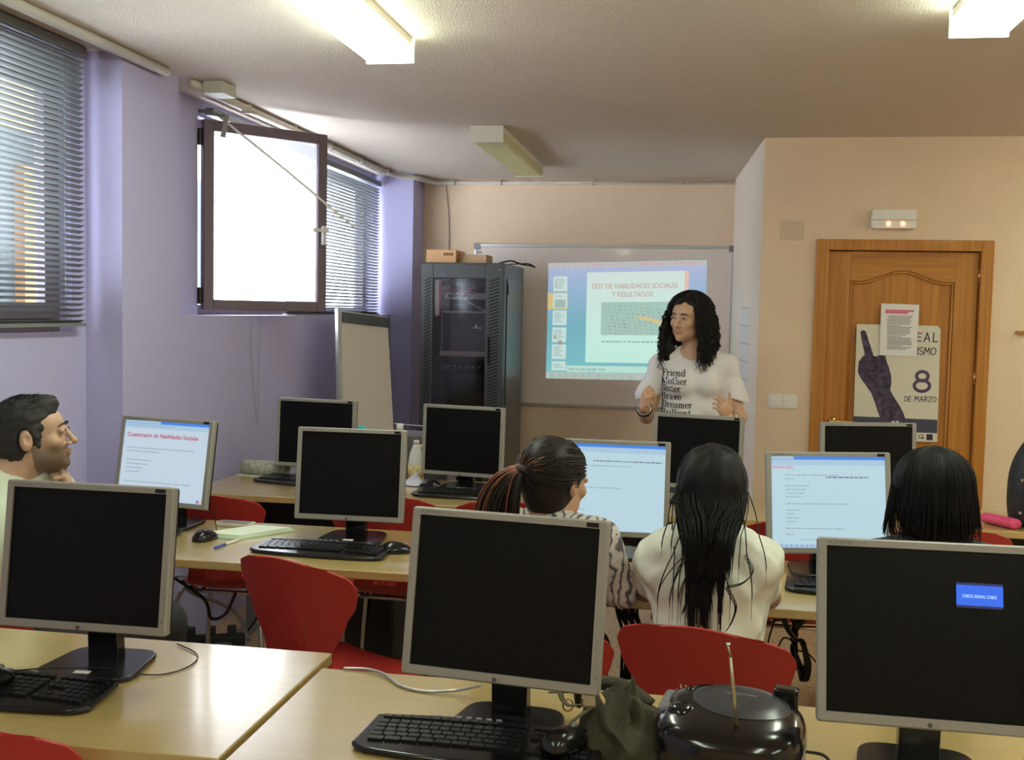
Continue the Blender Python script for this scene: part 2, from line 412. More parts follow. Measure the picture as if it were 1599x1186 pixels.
# ------------------------------------------------------------------ whiteboard and projected slide
r = empty('whiteboard', (0, YB, 0), label='large wall-mounted whiteboard with grey frame carrying the projected slide', cat='whiteboard')
B().span((-1.68, -.02, .855), (.24, 0, 2.045)).build('board_surface', M['board'], r)
b = B()
b.span((-1.70, -.03, .835), (.255, 0, .858)); b.span((-1.70, -.03, 2.04), (.255, 0, 2.062)); b.span((-1.70, -.03, .835), (-1.678, 0, 2.06)); b.span((.236, -.03, .835), (.255, 0, 2.06))
b.build('board_frame', M['alu'], r, bevel=.003)
b = B().span((-1.70, -.034, 2.02), (-1.65, 0, 2.066)).span((.215, -.034, 2.02), (.258, 0, 2.066)); b.build('corner_cap', M['greymetal'], r, bevel=.003)
b = B().span((-1.672, -.0245, 1.985), (-1.638, -.0205, 2.005)); b.build('maker_label', M['greyink'], r)

def quadmap(u, v):      # unit slide coordinates -> X,Z on the board (measured keystone)
    tl, tr, bl, br = (-1.123, 1.92), (.058, 1.959), (-1.123, 1.048), (.067, 1.060)
    x = (tl[0] * (1 - u) + tr[0] * u) * v + (bl[0] * (1 - u) + br[0] * u) * (1 - v)
    z = (tl[1] * (1 - u) + tr[1] * u) * v + (bl[1] * (1 - u) + br[1] * u) * (1 - v)
    return x, z
def proj_mat(name, c, s=1.0): return emis(name, c, s)
sl = empty('projected_slide', (0, YB - .0215, 0), label='presentation slide about a social skills test projected on whiteboard', cat='projection')
def q(bq, u0, v0, u1, v1, dy, n=1):
    for i in range(n):
        a0 = v0 + (v1 - v0) * i / n; a1 = v0 + (v1 - v0) * (i + 1) / n
        vs = [(quadmap(u, v)[0], -dy, quadmap(u, v)[1]) for u, v in ((u0, a0), (u1, a0), (u1, a1), (u0, a1))]
        bq.add(vs, [(0, 1, 2, 3)])
    return bq
def put(bq, geo, u, v, su, sv, dy):
    bq.add([(quadmap(u + x * su, v + y * sv)[0], -dy - .0002, quadmap(u + x * su, v + y * sv)[1]) for x, y, z in geo[0]], geo[1])
# app background goes from lavender at the top to teal lower down (its own colour)
def ramp_emis(name, stops, z0, z1, s):
    m = emis(name, stops[0][1], s); nt = m.node_tree; tc = nt.nodes.new('ShaderNodeTexCoord'); sp = nt.nodes.new('ShaderNodeSeparateXYZ')
    mr = nt.nodes.new('ShaderNodeMapRange'); mr.inputs[1].default_value = z0; mr.inputs[2].default_value = z1
    rp = nt.nodes.new('ShaderNodeValToRGB'); e = rp.color_ramp.elements
    e[0].position, e[1].position = stops[0][0], stops[-1][0]; e[0].color = (*stops[0][1], 1); e[1].color = (*stops[-1][1], 1)
    for p_, c_ in stops[1:-1]: x = e.new(p_); x.color = (*c_, 1)
    nt.links.new(tc.outputs['Object'], sp.inputs[0]); nt.links.new(sp.outputs[2], mr.inputs[0]); nt.links.new(mr.outputs[0], rp.inputs[0])
    nt.links.new(rp.outputs[0], nt.nodes['Principled BSDF'].inputs['Emission Color'])
    return m
S_ = .95
q(B(), 0, 0, 1, 1, 0).build('slide_background', ramp_emis('app_blue', [(0, (.20, .52, .55)), (.45, (.17, .42, .50)), (.75, (.28, .44, .62)), (1, (.42, .45, .66))], 1.05, 1.93, S_), sl)
q(B(), 0, .955, 1, 1, .001).build('tool_bar', proj_mat('app_bar', (.46, .50, .48), S_), sl); q(B(), 0, 0, 1, .055, .001).build('task_bar', proj_mat('app_bar_low', (.46, .50, .48), S_), sl)
b = B(); random.seed(4)
for i in range(26): q(b, .02 + i * .037, .965, .02 + i * .037 + random.uniform(.01, .03), .99, .0015)
b.build('tool_bar_marks', proj_mat('bar_pink', (.55, .38, .42), S_), sl)
b = B()
for i in range(11): q(b, .02 + i * .05, .008, .02 + i * .05 + random.uniform(.02, .035), .045, .0015)
b.build('task_bar_marks', proj_mat('bar_teal', (.35, .50, .40), S_), sl)
q(B(), .13, .06, 1, .115, .001).build('notes_pane', proj_mat('notes_green', (.48, .72, .64), S_), sl)
b = B(); put(b, text_geo('Haga clic para agregar notas', .034, sx=.62), .14, .076, 1, 1, .0015); b.build('notes_text', proj_mat('slide_dark', (.10, .22, .24), S_), sl)
b = B(); th = []
for i in range(6):
    v1 = .885 - i * .147; v0 = max(v1 - .128, .115 if i < 5 else .07)
    if v1 < .12: continue
    th.append((v0, v1)); q(b, .035, v0, .125, v1, .0012)
q(B(), .0, .60, .13, .745, .0008).build('selected_mark', proj_mat('thumb_gold', (.62, .50, .22), S_), sl)
b.build('thumbnails', proj_mat('thumb_white', (.56, .72, .68), S_), sl)
b = B()
for k, (v0, v1) in enumerate(th):
    for j in range(1 if k == 1 else 6): 
        if v1 - .03 - j * .014 < v0 + .01: continue
        q(b, .045, v1 - .028 - j * .015, .06 + random.uniform(.02, .055), v1 - .02 - j * .015, .0018)
b.build('thumbnail_text', proj_mat('thumb_grey', (.36, .50, .50), S_), sl)
q(B(), .045, .615, .115, .685, .0018).build('thumbnail_picture', proj_mat('thumb_pic', (.35, .48, .45), S_), sl)
q(q(B(), .045, .35, .06, .375, .0018), .075, .295, .098, .33, .0018).build('thumbnail_photo', proj_mat('thumb_brown', (.35, .30, .22), S_), sl)
q(B(), .045, .79, .055, .85, .0018).build('thumbnail_mark', proj_mat('thumb_orange', (.62, .38, .25), S_), sl)
q(B(), .25, .145, .865, .915, .001).build('slide_page', ramp_emis('slide_page', [(0, (.50, .82, .70)), (.5, (.56, .80, .72)), (1, (.62, .72, .68))], 1.1, 1.88, S_), sl)
q(B(), .865, .145, .89, .915, .001).build('slide_stripe', proj_mat('slide_peach', (.72, .50, .40), S_), sl)
b = B()
SERIF = {}
put(b, text_geo('TEST DE HABILIDADES SOCIALES', .060, 'CENTER', sx=.62, offset=.0005), .55, .775, 1, 1, .0015)
put(b, text_geo('Y RESULTADOS', .060, 'CENTER', sx=.62, offset=.0005), .54, .705, 1, 1, .0015)
b.build('slide_title', proj_mat('title_red', (.52, .33, .30), S_), sl)
q(B(), .345, .38, .80, .66, .0015).build('slide_picture', proj_mat('picture_green', (.36, .54, .47), S_), sl)
b = B(); random.seed(8)
for i in range(13):
    for j in range(9):
        u = .355 + i * .034 + j * .006; v = .635 - j * .03 - i * .004
        if u < .79 and .385 < v < .65: q(b, u, v, u + random.choice((.006, .008, .015)), v + random.choice((.004, .007)), .0018)
b.build('picture_dots', proj_mat('dot_dark', (.15, .24, .22), S_), sl)
b = B(); vs = [(quadmap(u, v)[0], -.0022, quadmap(u, v)[1]) for u, v in ((.555, .545), (.60, .515), (.80, .435), (.80, .475), (.60, .545))]; b.add(vs, [(0, 1, 2, 3, 4)])
b.build('picture_pencil', proj_mat('pencil_gold', (.62, .52, .26), S_), sl)
b = B()
for i in range(16): q(b, .35 + i * .028, .318, .35 + i * .028 + random.uniform(.015, .024), .329, .0015)
b.build('caption_text', proj_mat('caption_teal', (.22, .42, .42), S_), sl)

# grid sheet on the pale side wall (X from .31 to .28)
r = empty('wall_planner', (.30, 0, 0), label='white sheet with printed grid on the pale wall beside whiteboard', cat='paper')
def sidex(y): return .343 - (.1) * (y - YD) / (YB - YD) - .30
y0, y1, za, zb = 6.75, 7.35, 1.02, 1.60
def side_quad(b, ya, yb, z0, z1, off): return b.add([(sidex(ya) - off, ya, z0), (sidex(yb) - off, yb, z0), (sidex(yb) - off, yb, z1), (sidex(ya) - off, ya, z1), (sidex(ya) - .0004, ya, z0), (sidex(yb) - .0004, yb, z0), (sidex(yb) - .0004, yb, z1), (sidex(ya) - .0004, ya, z1)], [(0, 1, 2, 3), (4, 7, 6, 5), (0, 4, 5, 1), (2, 6, 7, 3), (1, 5, 6, 2), (0, 3, 7, 4)])
side_quad(B(), y0, y1, za, zb, .002).build('sheet', M['paper'], r)
b = B()
for k in range(6): side_quad(b, y0, y1, za + .02 + k * .112, za + .026 + k * .112, .003)
for k in range(3): side_quad(b, y0 + .15 * (k + 1), y0 + .152 + .15 * k, za, zb, .0028)
b.build('grid_lines', mat('line_grey', (.45, .48, .52), .8), r)

# ------------------------------------------------------------------ door wall
r = empty('door_1', (0, YD, 0)); r['kind'] = 'structure'
# leaf .712-1.511 wide, 1.925 high
x0, x1, zt = .714, 1.509, 1.925
px0, px1 = .835, 1.388
def arch_pts(xa, xb, zc_, h):
    out = []
    for i in range(25):
        t = i / 24; s_ = .5 - .5 * math.cos(2 * PI * min(max((t - .06) / .88, 0), 1)); out.append((xa + (xb - xa) * t, zc_ + h * s_ ** 1.15))
    return out
B().span((x0, .035, .005), (x1, .06, zt)).build('door_panel', M['oak'], r)
b = B(); b.span((x0, .018, .005), (px0, .036, zt)); b.span((px1, .018, .005), (x1, .036, zt)); b.build('stile', M['oak'], r, bevel=.002)
ap = arch_pts(px0, px1, 1.762, .062)
b = B(); vs = []; n = len(ap)
for yy in (.018, .036):
    vs += [(x, yy, z) for x, z in ap] + [(x, yy, zt) for x, z in ap]
fs = []
for i in range(n - 1):
    fs += [(i, i + 1, n + i + 1, n + i), (2 * n + i, 3 * n + i, 3 * n + i + 1, 2 * n + i + 1), (i, 2 * n + i, 2 * n + i + 1, i + 1)]
b.add(vs, fs); b.span((px0, .018, .005), (px1, .036, .2)); b.span((px0, .018, .66), (px1, .036, .76)); b.build('rail', M['oakh'], r)
b = B(); b.tube([(px0 + .008, .03, .77), (px0 + .008, .03, ap[0][1] - .01)] + [(min(max(x, px0 + .008), px1 - .008), .03, z - .01) for x, z in ap[1:-1]] + [(px1 - .008, .03, ap[-1][1] - .01), (px1 - .008, .03, .77), (px0 + .008, .03, .77)], .009, 8)
b.build('panel_moulding', M['oak'], r, smooth=True)
b = B(); 
for zz in (1.80, 1.24, .72): b.cyl((1.513, .012, zz - .035), (1.513, .012, zz + .035), .007, 10)
b.build('hinge', M['brass'], r, smooth=True)
hd = B().cyl((.765, .018, .975), (.765, -.03, .975), .010, 12); hd.tube(smooth_path([(.762, -.035, .975), (.80, -.04, .978), (.86, -.038, .975), (.90, -.035, .968)]), [.010] * 7 + [.009] * 6 + [.008] * 6, 10)
hd.tube([(.765, .018, .975), (.765, .012, .975)], .024, 16); hd.tube([(.748, -.036, .975), (.762, -.036, .978)], .009)
hd.build('door_handle', M['brass'], r, smooth=True)
b = B()
t0 = .070
for a_, b_ in (((.642, 0), (.642 + t0, 1.99)), ((1.578 - t0 + .005, 0), (1.578, 1.99))): b.span((a_[0], -.018, a_[1]), (b_[0], .05, b_[1]))
b.span((.642 + t0, -.018, 1.93), (1.578 - t0 + .005, .05, 1.99))
struct('trim_1', b, M['oak'], bevel=.006, seg=3, loc=(0, YD, 0))
struct('door_leak_block', B().span((.45, YD + .185, 0), (1.8, YD + .25, 2.1)), M['beige'])  # unseen slab added behind the door to stop light leaking round it

# poster + notice
r = empty('poster', (0, YD + .016, 0), label='cream poster with dark raised hand and date 8 de marzo on door', cat='poster')
P0, P1, PZ0, PZ1 = .879, 1.328, .872, 1.522
b = B().prism([(P0 + .004, PZ0), (P1 + .006, PZ0 + .006), (P1 - .003, PZ1 - .02), (P1 - .02, PZ1), (P0, PZ1)], -.0008, 0, 'xz'); b.build('poster_sheet', mat('poster_cream', (.70, .66, .55), .75), r)
def pz(px, py):  # zoom-crop pixels (2.694 px per image px) to door plane
    X = 1180 + px / 2.6945; Y = 300 + py / 2.6945
    v = R @ np.array([X - 799.5, Y - 593, F_PX]); t_ = (YD + .016) / v[1]; return v[0] * t_, CAM_H + v[2] * t_
hand = [(441, 590), (447, 580), (460, 582), (466, 592), (474, 620), (486, 655), (496, 688), (510, 690), (520, 684), (546, 688), (551, 712), (560, 735), (570, 770), (571, 800), (566, 832), (583, 862), (604, 895), (620, 925), (632, 958), (526, 956), (514, 925), (500, 880), (486, 845), (464, 812), (444, 786), (430, 758), (431, 735), (434, 712), (450, 690), (459, 684), (452, 650), (444, 615)]
hp = [pz(*p) for p in hand][::-1]
B().prism(hp, -.0014, -.0008, 'xz').build('printed_hand', M['purpleink'], r)
b = B()
for L_ in (((440, 745), (470, 748), (510, 752)), ((455, 775), (500, 770), (545, 745)), ((505, 690), (508, 720), (500, 742)), ((530, 690), (534, 715), (528, 740)), ((540, 912), (560, 905), (580, 892))):
    pp = [pz(*p) for p in L_]; b.tube([(x, -.0016, z) for x, z in pp], .0022, 5)
b.build('printed_hand_lines', M['ink'], r)
z_ = pz(600, 948)[1]; z2 = pz(600, 1006)[1]
B().prism([(P0 + .003, z2), (P1 + .003, z2 - .002), (P1 + .002, z_ - .004), (P0 + .003, z_)], -.0012, -.0008, 'xz').build('printed_band', mat('band_dark', (.06, .06, .10), .7), r)
BR = {'E': (.5, [[(.05, 1), (0, .5), (.03, 0)], [(.05, 1), (.5, .97)], [(.02, .52), (.42, .5)], [(.03, .02), (.5, 0)]]),
 'A': (.62, [[(0, 0), (.33, 1), (.62, 0)], [(.12, .35), (.52, .36)]]), 'L': (.45, [[(.05, 1), (.02, 0), (.48, .03)]]),
 'I': (.08, [[(.06, 1), (.02, 0)]]), 'S': (.5, [[(.5, .9)] + arc(.27, .74, .24, .24, 40, 220) + [(.3, .5)] + arc(.25, .25, .25, .24, 50, -150)]),
 'M': (.75, [[(0, 0), (.12, 1), (.38, .35), (.64, 1), (.75, 0)]]), 'O': (.65, [arc(.32, .5, .32, .48, 60, 430, 16)]),
 'D': (.6, [[(.08, .95), (.04, .03)], [(0, .97), (.3, .95)] + arc(.22, .5, .36, .46, 80, -80) + [(0, .02)]]),
 'R': (.55, [[(.08, .97), (.03, 0)], [(.03, .97)] + arc(.25, .73, .25, .24, 80, -80) + [(.1, .48), (.5, 0)]]),
 'Z': (.55, [[(.02, .95), (.52, .97), (.02, .03), (.56, .02)]]), '8': (.8, [arc(.4, .74, .27, .23, -80, 275, 16), arc(.4, .27, .36, .27, 95, 450, 16)])}
def ptext(b, s, x, y, h, pen, track=.16):
    a0 = pz(x, y); a1 = pz(x, y - h); size = a1[1] - a0[1]
    v, f, e = nib_text(s, BR, size, pen, a0[0], a0[1], track); b.add([(p[0], -.0015 - p[2], p[1]) for p in v], f)
b = B(); ptext(b, 'E', 679, 626, 34, (.13, .13)); ptext(b, 'AL', 708, 628, 37, (.13, .13), .35); ptext(b, 'ISMO', 680, 682, 30, (.13, .13)); ptext(b, 'DE', 626, 879, 21, (.13, .13)); ptext(b, 'MARZO', 668, 879, 22, (.13, .13), .2)
b.build('printed_text', M['ink'], r, fix=False)
b = B(); ptext(b, '8', 662, 836, 86, (.16, .16)); b.build('printed_numeral', mat('numeral_purple', (.10, .06, .13), .7), r, fix=False)
b = B(); ptext(b, 'SIL', 573, 968, 14, (.13, .13)) if False else None
for i, (xa, ya, xb, yb) in enumerate(((572, 962, 580, 972), (583, 962, 586, 972), (590, 962, 602, 972))):
    A_, B_ = pz(xa, yb), pz(xb, ya); b.span((A_[0], -.0016, A_[1]), (B_[0], -.0012, B_[1]))
b.build('printed_caption', M['paper'], r)
b = B()
for (xa, ya, xb, yb) in ((718, 1018, 745, 1042), (686, 1020, 690, 1036), (694, 1020, 706, 1023), (694, 1030, 708, 1036), (640, 1022, 676, 1034), (600, 1024, 630, 1032), (430, 1022, 470, 1034), (500, 1024, 560, 1032)):
    A_, B_ = pz(xa, yb), pz(xb, ya); b.span((A_[0], -.0013, A_[1]), (B_[0], -.0008, B_[1]))
b.build('printed_logos', M['ink'], r)
r = empty('paper_notice', (0, YD + .012, 0), label='white printed notice taped over the top of the poster', cat='paper')
A_ = [pz(520, 684), pz(676, 691), pz(688, 473), pz(528, 467)]
B().prism(A_, -.001, 0, 'xz').build('sheet', M['paper'], r)
b = B()
for k, ln in enumerate((120, 96)):
    a_, c_ = pz(545, 501 + k * 8), pz(545 + ln, 496 + k * 8); b.span((a_[0], -.0015, a_[1]), (c_[0], -.001, c_[1]))
b.build('notice_heading', mat('heading_pink', (.72, .12, .25), .7), r)
b = B(); random.seed(3)
for k in range(22):
    yy = 520 + k * 6.6; xx = 552 if k > 1 else 558; ln = random.choice((95, 103, 100, 60, 98, 104, 80)); a_, c_ = pz(xx, yy + 2.0), pz(xx + ln, yy); b.span((a_[0], -.0015, a_[1]), (c_[0], -.001, c_[1]))
b.build('notice_text', M['greyink'], r)

r = empty('light_switch', (.49, YD, 1.078), label='white double light switch on beige wall left of the door', cat='switch')
B().prism(rrect(.158, .078, .008), -.008, 0, 'xz').build('switch_plate', M['white'], r, bevel=.002)
for dx in (-.036, .036):
    B().prism(rrect(.058, .052, .004, cx=dx), -.013, -.006, 'xz').build('rocker', M['white'], r, bevel=.0015)
r = B().prism(rrect(.13, .108, .004), -.004, 0, 'xz').build('blank_plate', mat('plate_beige', (.66, .50, .36), .6), None, bevel=.001, loc=(.508, YD, 2.037)); tag(r, 'beige blank cover plate on the wall above the light switch', 'wall plate')
r = empty('emergency_light', (1.045, YD, 2.10), label='white emergency light with two glowing bulbs above the door', cat='light')
B().prism(rrect(.235, .105, .015), -.05, 0, 'xz').build('housing', M['white'], r, bevel=.006, seg=3)
B().span((-.118, -.057, -.008), (.118, -.045, -.004)).build('seam', mat('seam_grey', (.5, .45, .4), .6), r)
for dx in (-.03, .045):
    B().lathe([(.001, -.011), (.008, -.008), (.011, 0), (.008, .008), (.001, .011)], (dx, -.052, -.026)).build('bulb', emis('bulb_glow', (1, .33, .12), 5), r, smooth=True)
r = empty('coat_rail', (1.78, YD, 1.497), label='small wooden coat rail on wall at the right of the door', cat='rail')
B().span((-.07, -.025, -.008), (.3, 0, .008)).build('rail_board', M['oak'], r, bevel=.002)
# ------------------------------------------------------------------ measured points -> room coordinates
def _ray(px, py): return R @ np.array([px - 799.5, py - 593, F_PX])
def ony(px, py, y): v = _ray(px, py); t_ = y / v[1]; return Vector((v[0] * t_, y, CAM_H + v[2] * t_))
def onz(px, py, z): v = _ray(px, py); t_ = (z - CAM_H) / v[2]; return Vector((v[0] * t_, v[1] * t_, z))
DZ = .745
# ------------------------------------------------------------------ desks
def desk(x0, x1, y0, y1, label, legs=None, modesty=False):
    r = empty('desk', ((x0 + x1) / 2, (y0 + y1) / 2, 0), label=label, cat='desk', group=None)
    L, D = x1 - x0, y1 - y0
    B().span((-L / 2, -D / 2, DZ - .028), (L / 2, D / 2, DZ)).build('desk_top', M['desk'], r, bevel=.004)
    for sx in (legs or (-L / 2 + .10, L / 2 - .10)):
        b = B().span((sx - .03, D / 2 - .16, .03), (sx + .03, D / 2 - .10, DZ - .028)); b.span((sx - .03, -D / 2 + .08, 0), (sx + .03, D / 2 - .04, .03)); b.span((sx - .025, -D / 2 + .10, DZ - .055), (sx + .025, D / 2 - .06, DZ - .028))
        b.build('leg', M['greymetal'], r, bevel=.004)
    B().span((-L / 2 + .12, D / 2 - .15, DZ - .09), (L / 2 - .12, D / 2 - .115, DZ - .035)).build('cross_bar', M['greymetal'], r)
    if modesty: B().span((-L / 2 + .05, D / 2 - .05, .28), (L / 2 - .05, D / 2 - .03, DZ - .03)).build('modesty_panel', M['blackmatte'], r)  # panel kept black, so it also stands in for the under-desk shadow
    return r
desk(-2.41, -.824, 1.775, 2.392, 'front row beech desk by the lilac wall, end catching window glare')
desk(-.812, .80, 1.672, 2.287, 'front row beech desk carrying the radio and the olive bag')
desk(-2.41, -.79, 3.173, 3.79, 'middle row beech desk with the notebook and blue pen', legs=(-1.02 + .35, .70))
desk(-.78, .83, 3.045, 3.66, 'middle row beech desk where the two long-haired women sit')
desk(-2.17, -.60, 4.33, 4.985, 'back row beech desk with rolled newspaper by the flip chart', modesty=True)
desk(-.59, .985, 4.36, 4.93, 'back row beech desk in front of the standing woman', modesty=True)
desk(.995, 2.6, 4.40, 4.87, 'back row beech desk with pink case near the door', modesty=True)

# ------------------------------------------------------------------ monitors
PW, PH = .385, .318
def rounded_poly(pts, r, n=5):
    out = []; k = len(pts)
    for i in range(k):
        p = Vector(pts[i]); a = Vector(pts[i - 1]); c = Vector(pts[(i + 1) % k])
        u = (a - p).normalized(); v = (c - p).normalized(); rr = min(r, (a - p).length * .45, (c - p).length * .45)
        A = p + u * rr; Cc = p + v * rr
        for j in range(n + 1):
            t = j / n; out.append(tuple((1 - t) ** 2 * A + 2 * t * (1 - t) * p + t * t * Cc))
    return out
def make_monitor():
    r = empty('computer_monitor')
    b = B().prism(rounded_poly([(-.118, -.075), (.118, -.075), (.098, .125), (-.098, .125)], .05, 6), 0, .013); b.build('stand_base', M['black'], r, bevel=.005, seg=3)
    b = B().prism([(.035, .005), (.075, .005), (.055, .17), (.028, .17)], -.036, .036, 'yz'); b.build('stand_neck', M['black'], r, bevel=.004)
    h = empty('housing'); h.parent = r
    t = .0165
    b = B()   # bezel ring, front at y=0 facing -y, xz plane centred
    o = rrect(PW, PH, .006, 4); n = len(o); hw, hh = PW / 2 - t, PH / 2 - t
    # ring by sampling same angles
    inn = rrect(2 * hw, 2 * hh, .001, 4, cy=.002)
    vs = [(x, 0.001, z) for x, z in o] + [(x, -.003, z) for x, z in rrect(PW - .006, PH - .006, .005, 4)] + [(x, -.003, z) for x, z in inn] + [(x, .004, z) for x, z in inn] + [(x, .02, z) for x, z in o]
    fs = []
    for lo, hi in ((4, 0), (0, 1), (1, 2), (2, 3)):
        fs += [(lo * n + i, lo * n + (i + 1) % n, hi * n + (i + 1) % n, hi * n + i) for i in range(n)]
    b.add(vs, fs); b.build('bezel', M['silver'], h)
    b = B().prism(rrect(PW - .004, PH - .004, .006, 4), .018, .035, 'xz'); b.prism(rrect(.26, .22, .03, 4), .034, .058, 'xz')
    b.build('rear_cover', M['black'], h, bevel=.004)
    B().span((-hw - .002, .0025, -hh - .001), (hw + .002, .018, hh + .003)).build('screen', M['screen'], h)
    b = B().prism(rrect(.023, .0085, .001, 2, cx=PW / 2 - .030, cy=PH / 2 - .0085), -.0042, -.0025, 'xz'); b.build('badge', M['black'], h)
    g = text_geo('FLATRON', .0085, offset=.0002, sx=1.15)
    b = B().add([(x - PW / 2 + .018, -.0033 - z, y + PH / 2 - .0115) for x, y, z in g[0]], g[1]); g = text_geo('L1719S', .006)
    b.add([(x - PW / 2 + .066, -.0033, y + PH / 2 - .0115) for x, y, z in g[0]], g[1]); b.build('printed_name', mat('print_grey', (.16, .15, .16), .5), h, fix=False)
    b = B().cyl((-.006, -.0042, -PH / 2 + .008), (-.006, -.002, -PH / 2 + .008), .0042, 14); b.build('round_logo', mat('logo_dark', (.07, .06, .065), .5), h)
    g = text_geo('LG', .0075); B().add([(x, -.0033, y - PH / 2 + .0055) for x, y, z in g[0]], g[1]).build('logo_letters', mat('print_grey2', (.2, .19, .2), .5), h, fix=False)
    b = B()
    for k in range(4): b.cyl((PW / 2 - .008, -.0045, -.06 - k * .016), (PW / 2 - .008, -.002, -.06 - k * .016), .002, 10)
    b.cyl((PW / 2 - .008, -.0045, -.128), (PW / 2 - .008, -.002, -.128), .0035, 12)
    b.build('buttons', M['greymetal'], h)
    return r
mon0 = make_monitor(); used = [False]
def place_monitor(x, y, z, yaw, tilt, roll, label, sticker=False, lit=None):
    r = mon0 if not used[0] else copy_tree(mon0); used[0] = True
    c, s = math.cos(yaw), math.sin(yaw)
    r.location = (x + (-s) * .0, y + .035, DZ); r.rotation_euler = (0, 0, yaw)
    tag(r, label, 'monitor', 'flat computer monitors on the desks')
    h = kids(r, 'housing')[0]
    dx, dy = x - r.location[0], y - r.location[1]
    h.location = (c * dx + s * dy, -s * dx + c * dy, z - DZ)
    rx = Matrix.Rotation(-tilt, 3, 'X'); ry = Matrix.Rotation(-roll, 3, 'Y')
    h.rotation_euler = (rx @ ry).to_euler()
    if sticker:
        B().box((.0, -.055, .0145), (.035, .016, .001)).build('sticker', M['paper'], r)
    if lit: lit(h)
    return r
HW, HH = PW / 2 - .0165, PH / 2 - .0165
def sq(b, u0, v0, u1, v1, lay):   # u to the right, v up, 0..1 of the screen
    y = .0023 - lay * .0003
    return b.add([(-HW + 2 * HW * u, y, -HH + .002 + 2 * HH * v) for u, v in ((u0, v0), (u1, v0), (u1, v1), (u0, v1))], [(0, 1, 2, 3)])
def stext(b, s, size, u, v, lay, off=.0001, sx=1):
    g = text_geo(s, size, offset=off, sx=sx); y = .0023 - lay * .0003
    b.add([(-HW + 2 * HW * u + p[0], y, -HH + 2 * HH * v + p[1]) for p in g[0]], g[1])
E_page = emis('page_white', (.44, .62, .70), 1.0); E_bar = emis('browser_blue', (.05, .22, .72), 1.0); E_bar2 = emis('browser_pale', (.36, .52, .66), 1.0)
E_txt = emis('page_text', (.25, .36, .42), 1); E_red = emis('page_red', (.42, .05, .10), 1.0); E_pink = emis('page_pink', (.55, .28, .40), 1.0); E_dark = emis('page_dark', (.14, .20, .27), 1); E_page2 = emis('page_white_left', (.50, .60, .70), 1)
def line(b, u0, v, u1, h=.006, seed=0):
    rn = random.Random(seed + int(v * 1000)); u = u0
    while u < u1:
        wl = rn.uniform(.012, .045); sq(b, u, v, min(u + wl, u1), v + h, 3); u += wl + .008
def tl(h, *a_):
    b = B(); line(b, *a_); b.build('text_line', E_txt, h)
def base_page(h, pg, bar=True, tabw=.25):
    sq(B(), 0, 0, 1, 1, 0).build('web_page', pg, h)
    if bar: sq(B(), 0, .965, 1, 1, 1).build('browser_bar', E_bar, h)
    sq(sq(B(), 0, .905, 1, .965, 1), 0, .97, tabw, 1, 2).build('address_bar', E_bar2, h)
def scr_left(h):
    base_page(h, E_page2, True, .42)
    b = B(); stext(b, 'Cuestionario de Habilidades Sociales', .0215, .035, .80, 2, .0004, .93); b.build('page_title', E_red, h)
    tl(h, .05, .645, .85, .012, 1); tl(h, .05, .60, .45, .012, 2)
    for k, (v, e) in enumerate(((.49, .35), (.44, .32), (.39, .26), (.34, .24))): tl(h, .06, v, e, .012, k)
    tl(h, .04, .215, .84, .012, 8); tl(h, .03, .935, .6, .008, 9)
    sq(B(), .93, .01, .955, .045, 2).build('tray_icon', emis('tray_blue', (.1, .15, .6), 1), h)
    sq(B(), .96, .01, .985, .045, 2).build('tray_icon', emis('tray_orange', (.8, .4, .3), 1), h)
def scr_mid(h):
    base_page(h, E_page, True, .08)
    b = B(); line(b, .33, .80, .97, .014, 3); b.build('page_menu', E_dark, h)
    for a_ in ((.0, .745, .68, .010, 4), (.0, .49, .60, .010, 5), (.0, .235, .28, .010, 6)):
        b = B(); line(b, *a_); b.build('text_line', E_txt, h)
def scr_right(h):
    base_page(h, E_page, True, .20)
    b = B(); 
    for k in range(7): sq(b, .012 + k * .016, .865, .022 + k * .016, .895, 2)
    for e in ((.128, .862, .19, .866), (.128, .894, .19, .898), (.128, .862, .132, .898), (.186, .85, .19, .898), (.14, .872, .178, .888)): sq(b, *e, 2)
    b.build('page_logo', E_pink, h)
    b = B(); line(b, .48, .765, .86, .016, 3); b.build('page_menu', E_dark, h)
    tl(h, .12, .79, .60, .010, 4); tl(h, .12, .75, .20, .010, 5)
    for k, v in enumerate((.67, .63, .59, .55)): tl(h, .125, v, (.33, .30, .28, .27)[k], .010, k)
    tl(h, .12, .475, .68, .010, 11)
    for k, v in enumerate((.405, .365, .32, .28)): tl(h, .125, v, (.24, .21, .24, .22)[k], .010, k + 20)
    tl(h, .12, .205, .64, .010, 12); tl(h, .125, .14, .20, .010, 13); tl(h, .25, .085, .50, .008, 14)
    sq(B(), 0, 0, 1, .04, 1).build('task_bar', E_bar2, h)
    b = B()
    for k in range(9): sq(b, .03 + k * .045, .012, .04 + k * .045, .03, 2)
    b.build('task_icons', E_bar, h)
def scr_nosignal(h):
    # message box: photo x 1488..1574, y 906..946 of panel whose corners are known
    sq(B(), .615, .665, .83, .815, 0).build('message_shadow', emis('msg_dark', (.008, .012, .10), 1), h)
    sq(B(), .615, .68, .83, .80, 1).build('message_box', emis('msg_blue', (.02, .13, .80), 1), h)
    b = B(); stext(b, 'CHECK SIGNAL CABLE', .0074, .642, .733, 2, .0003, .74); b.build('message_text', emis('msg_text', (.35, .6, 1), 1), h)
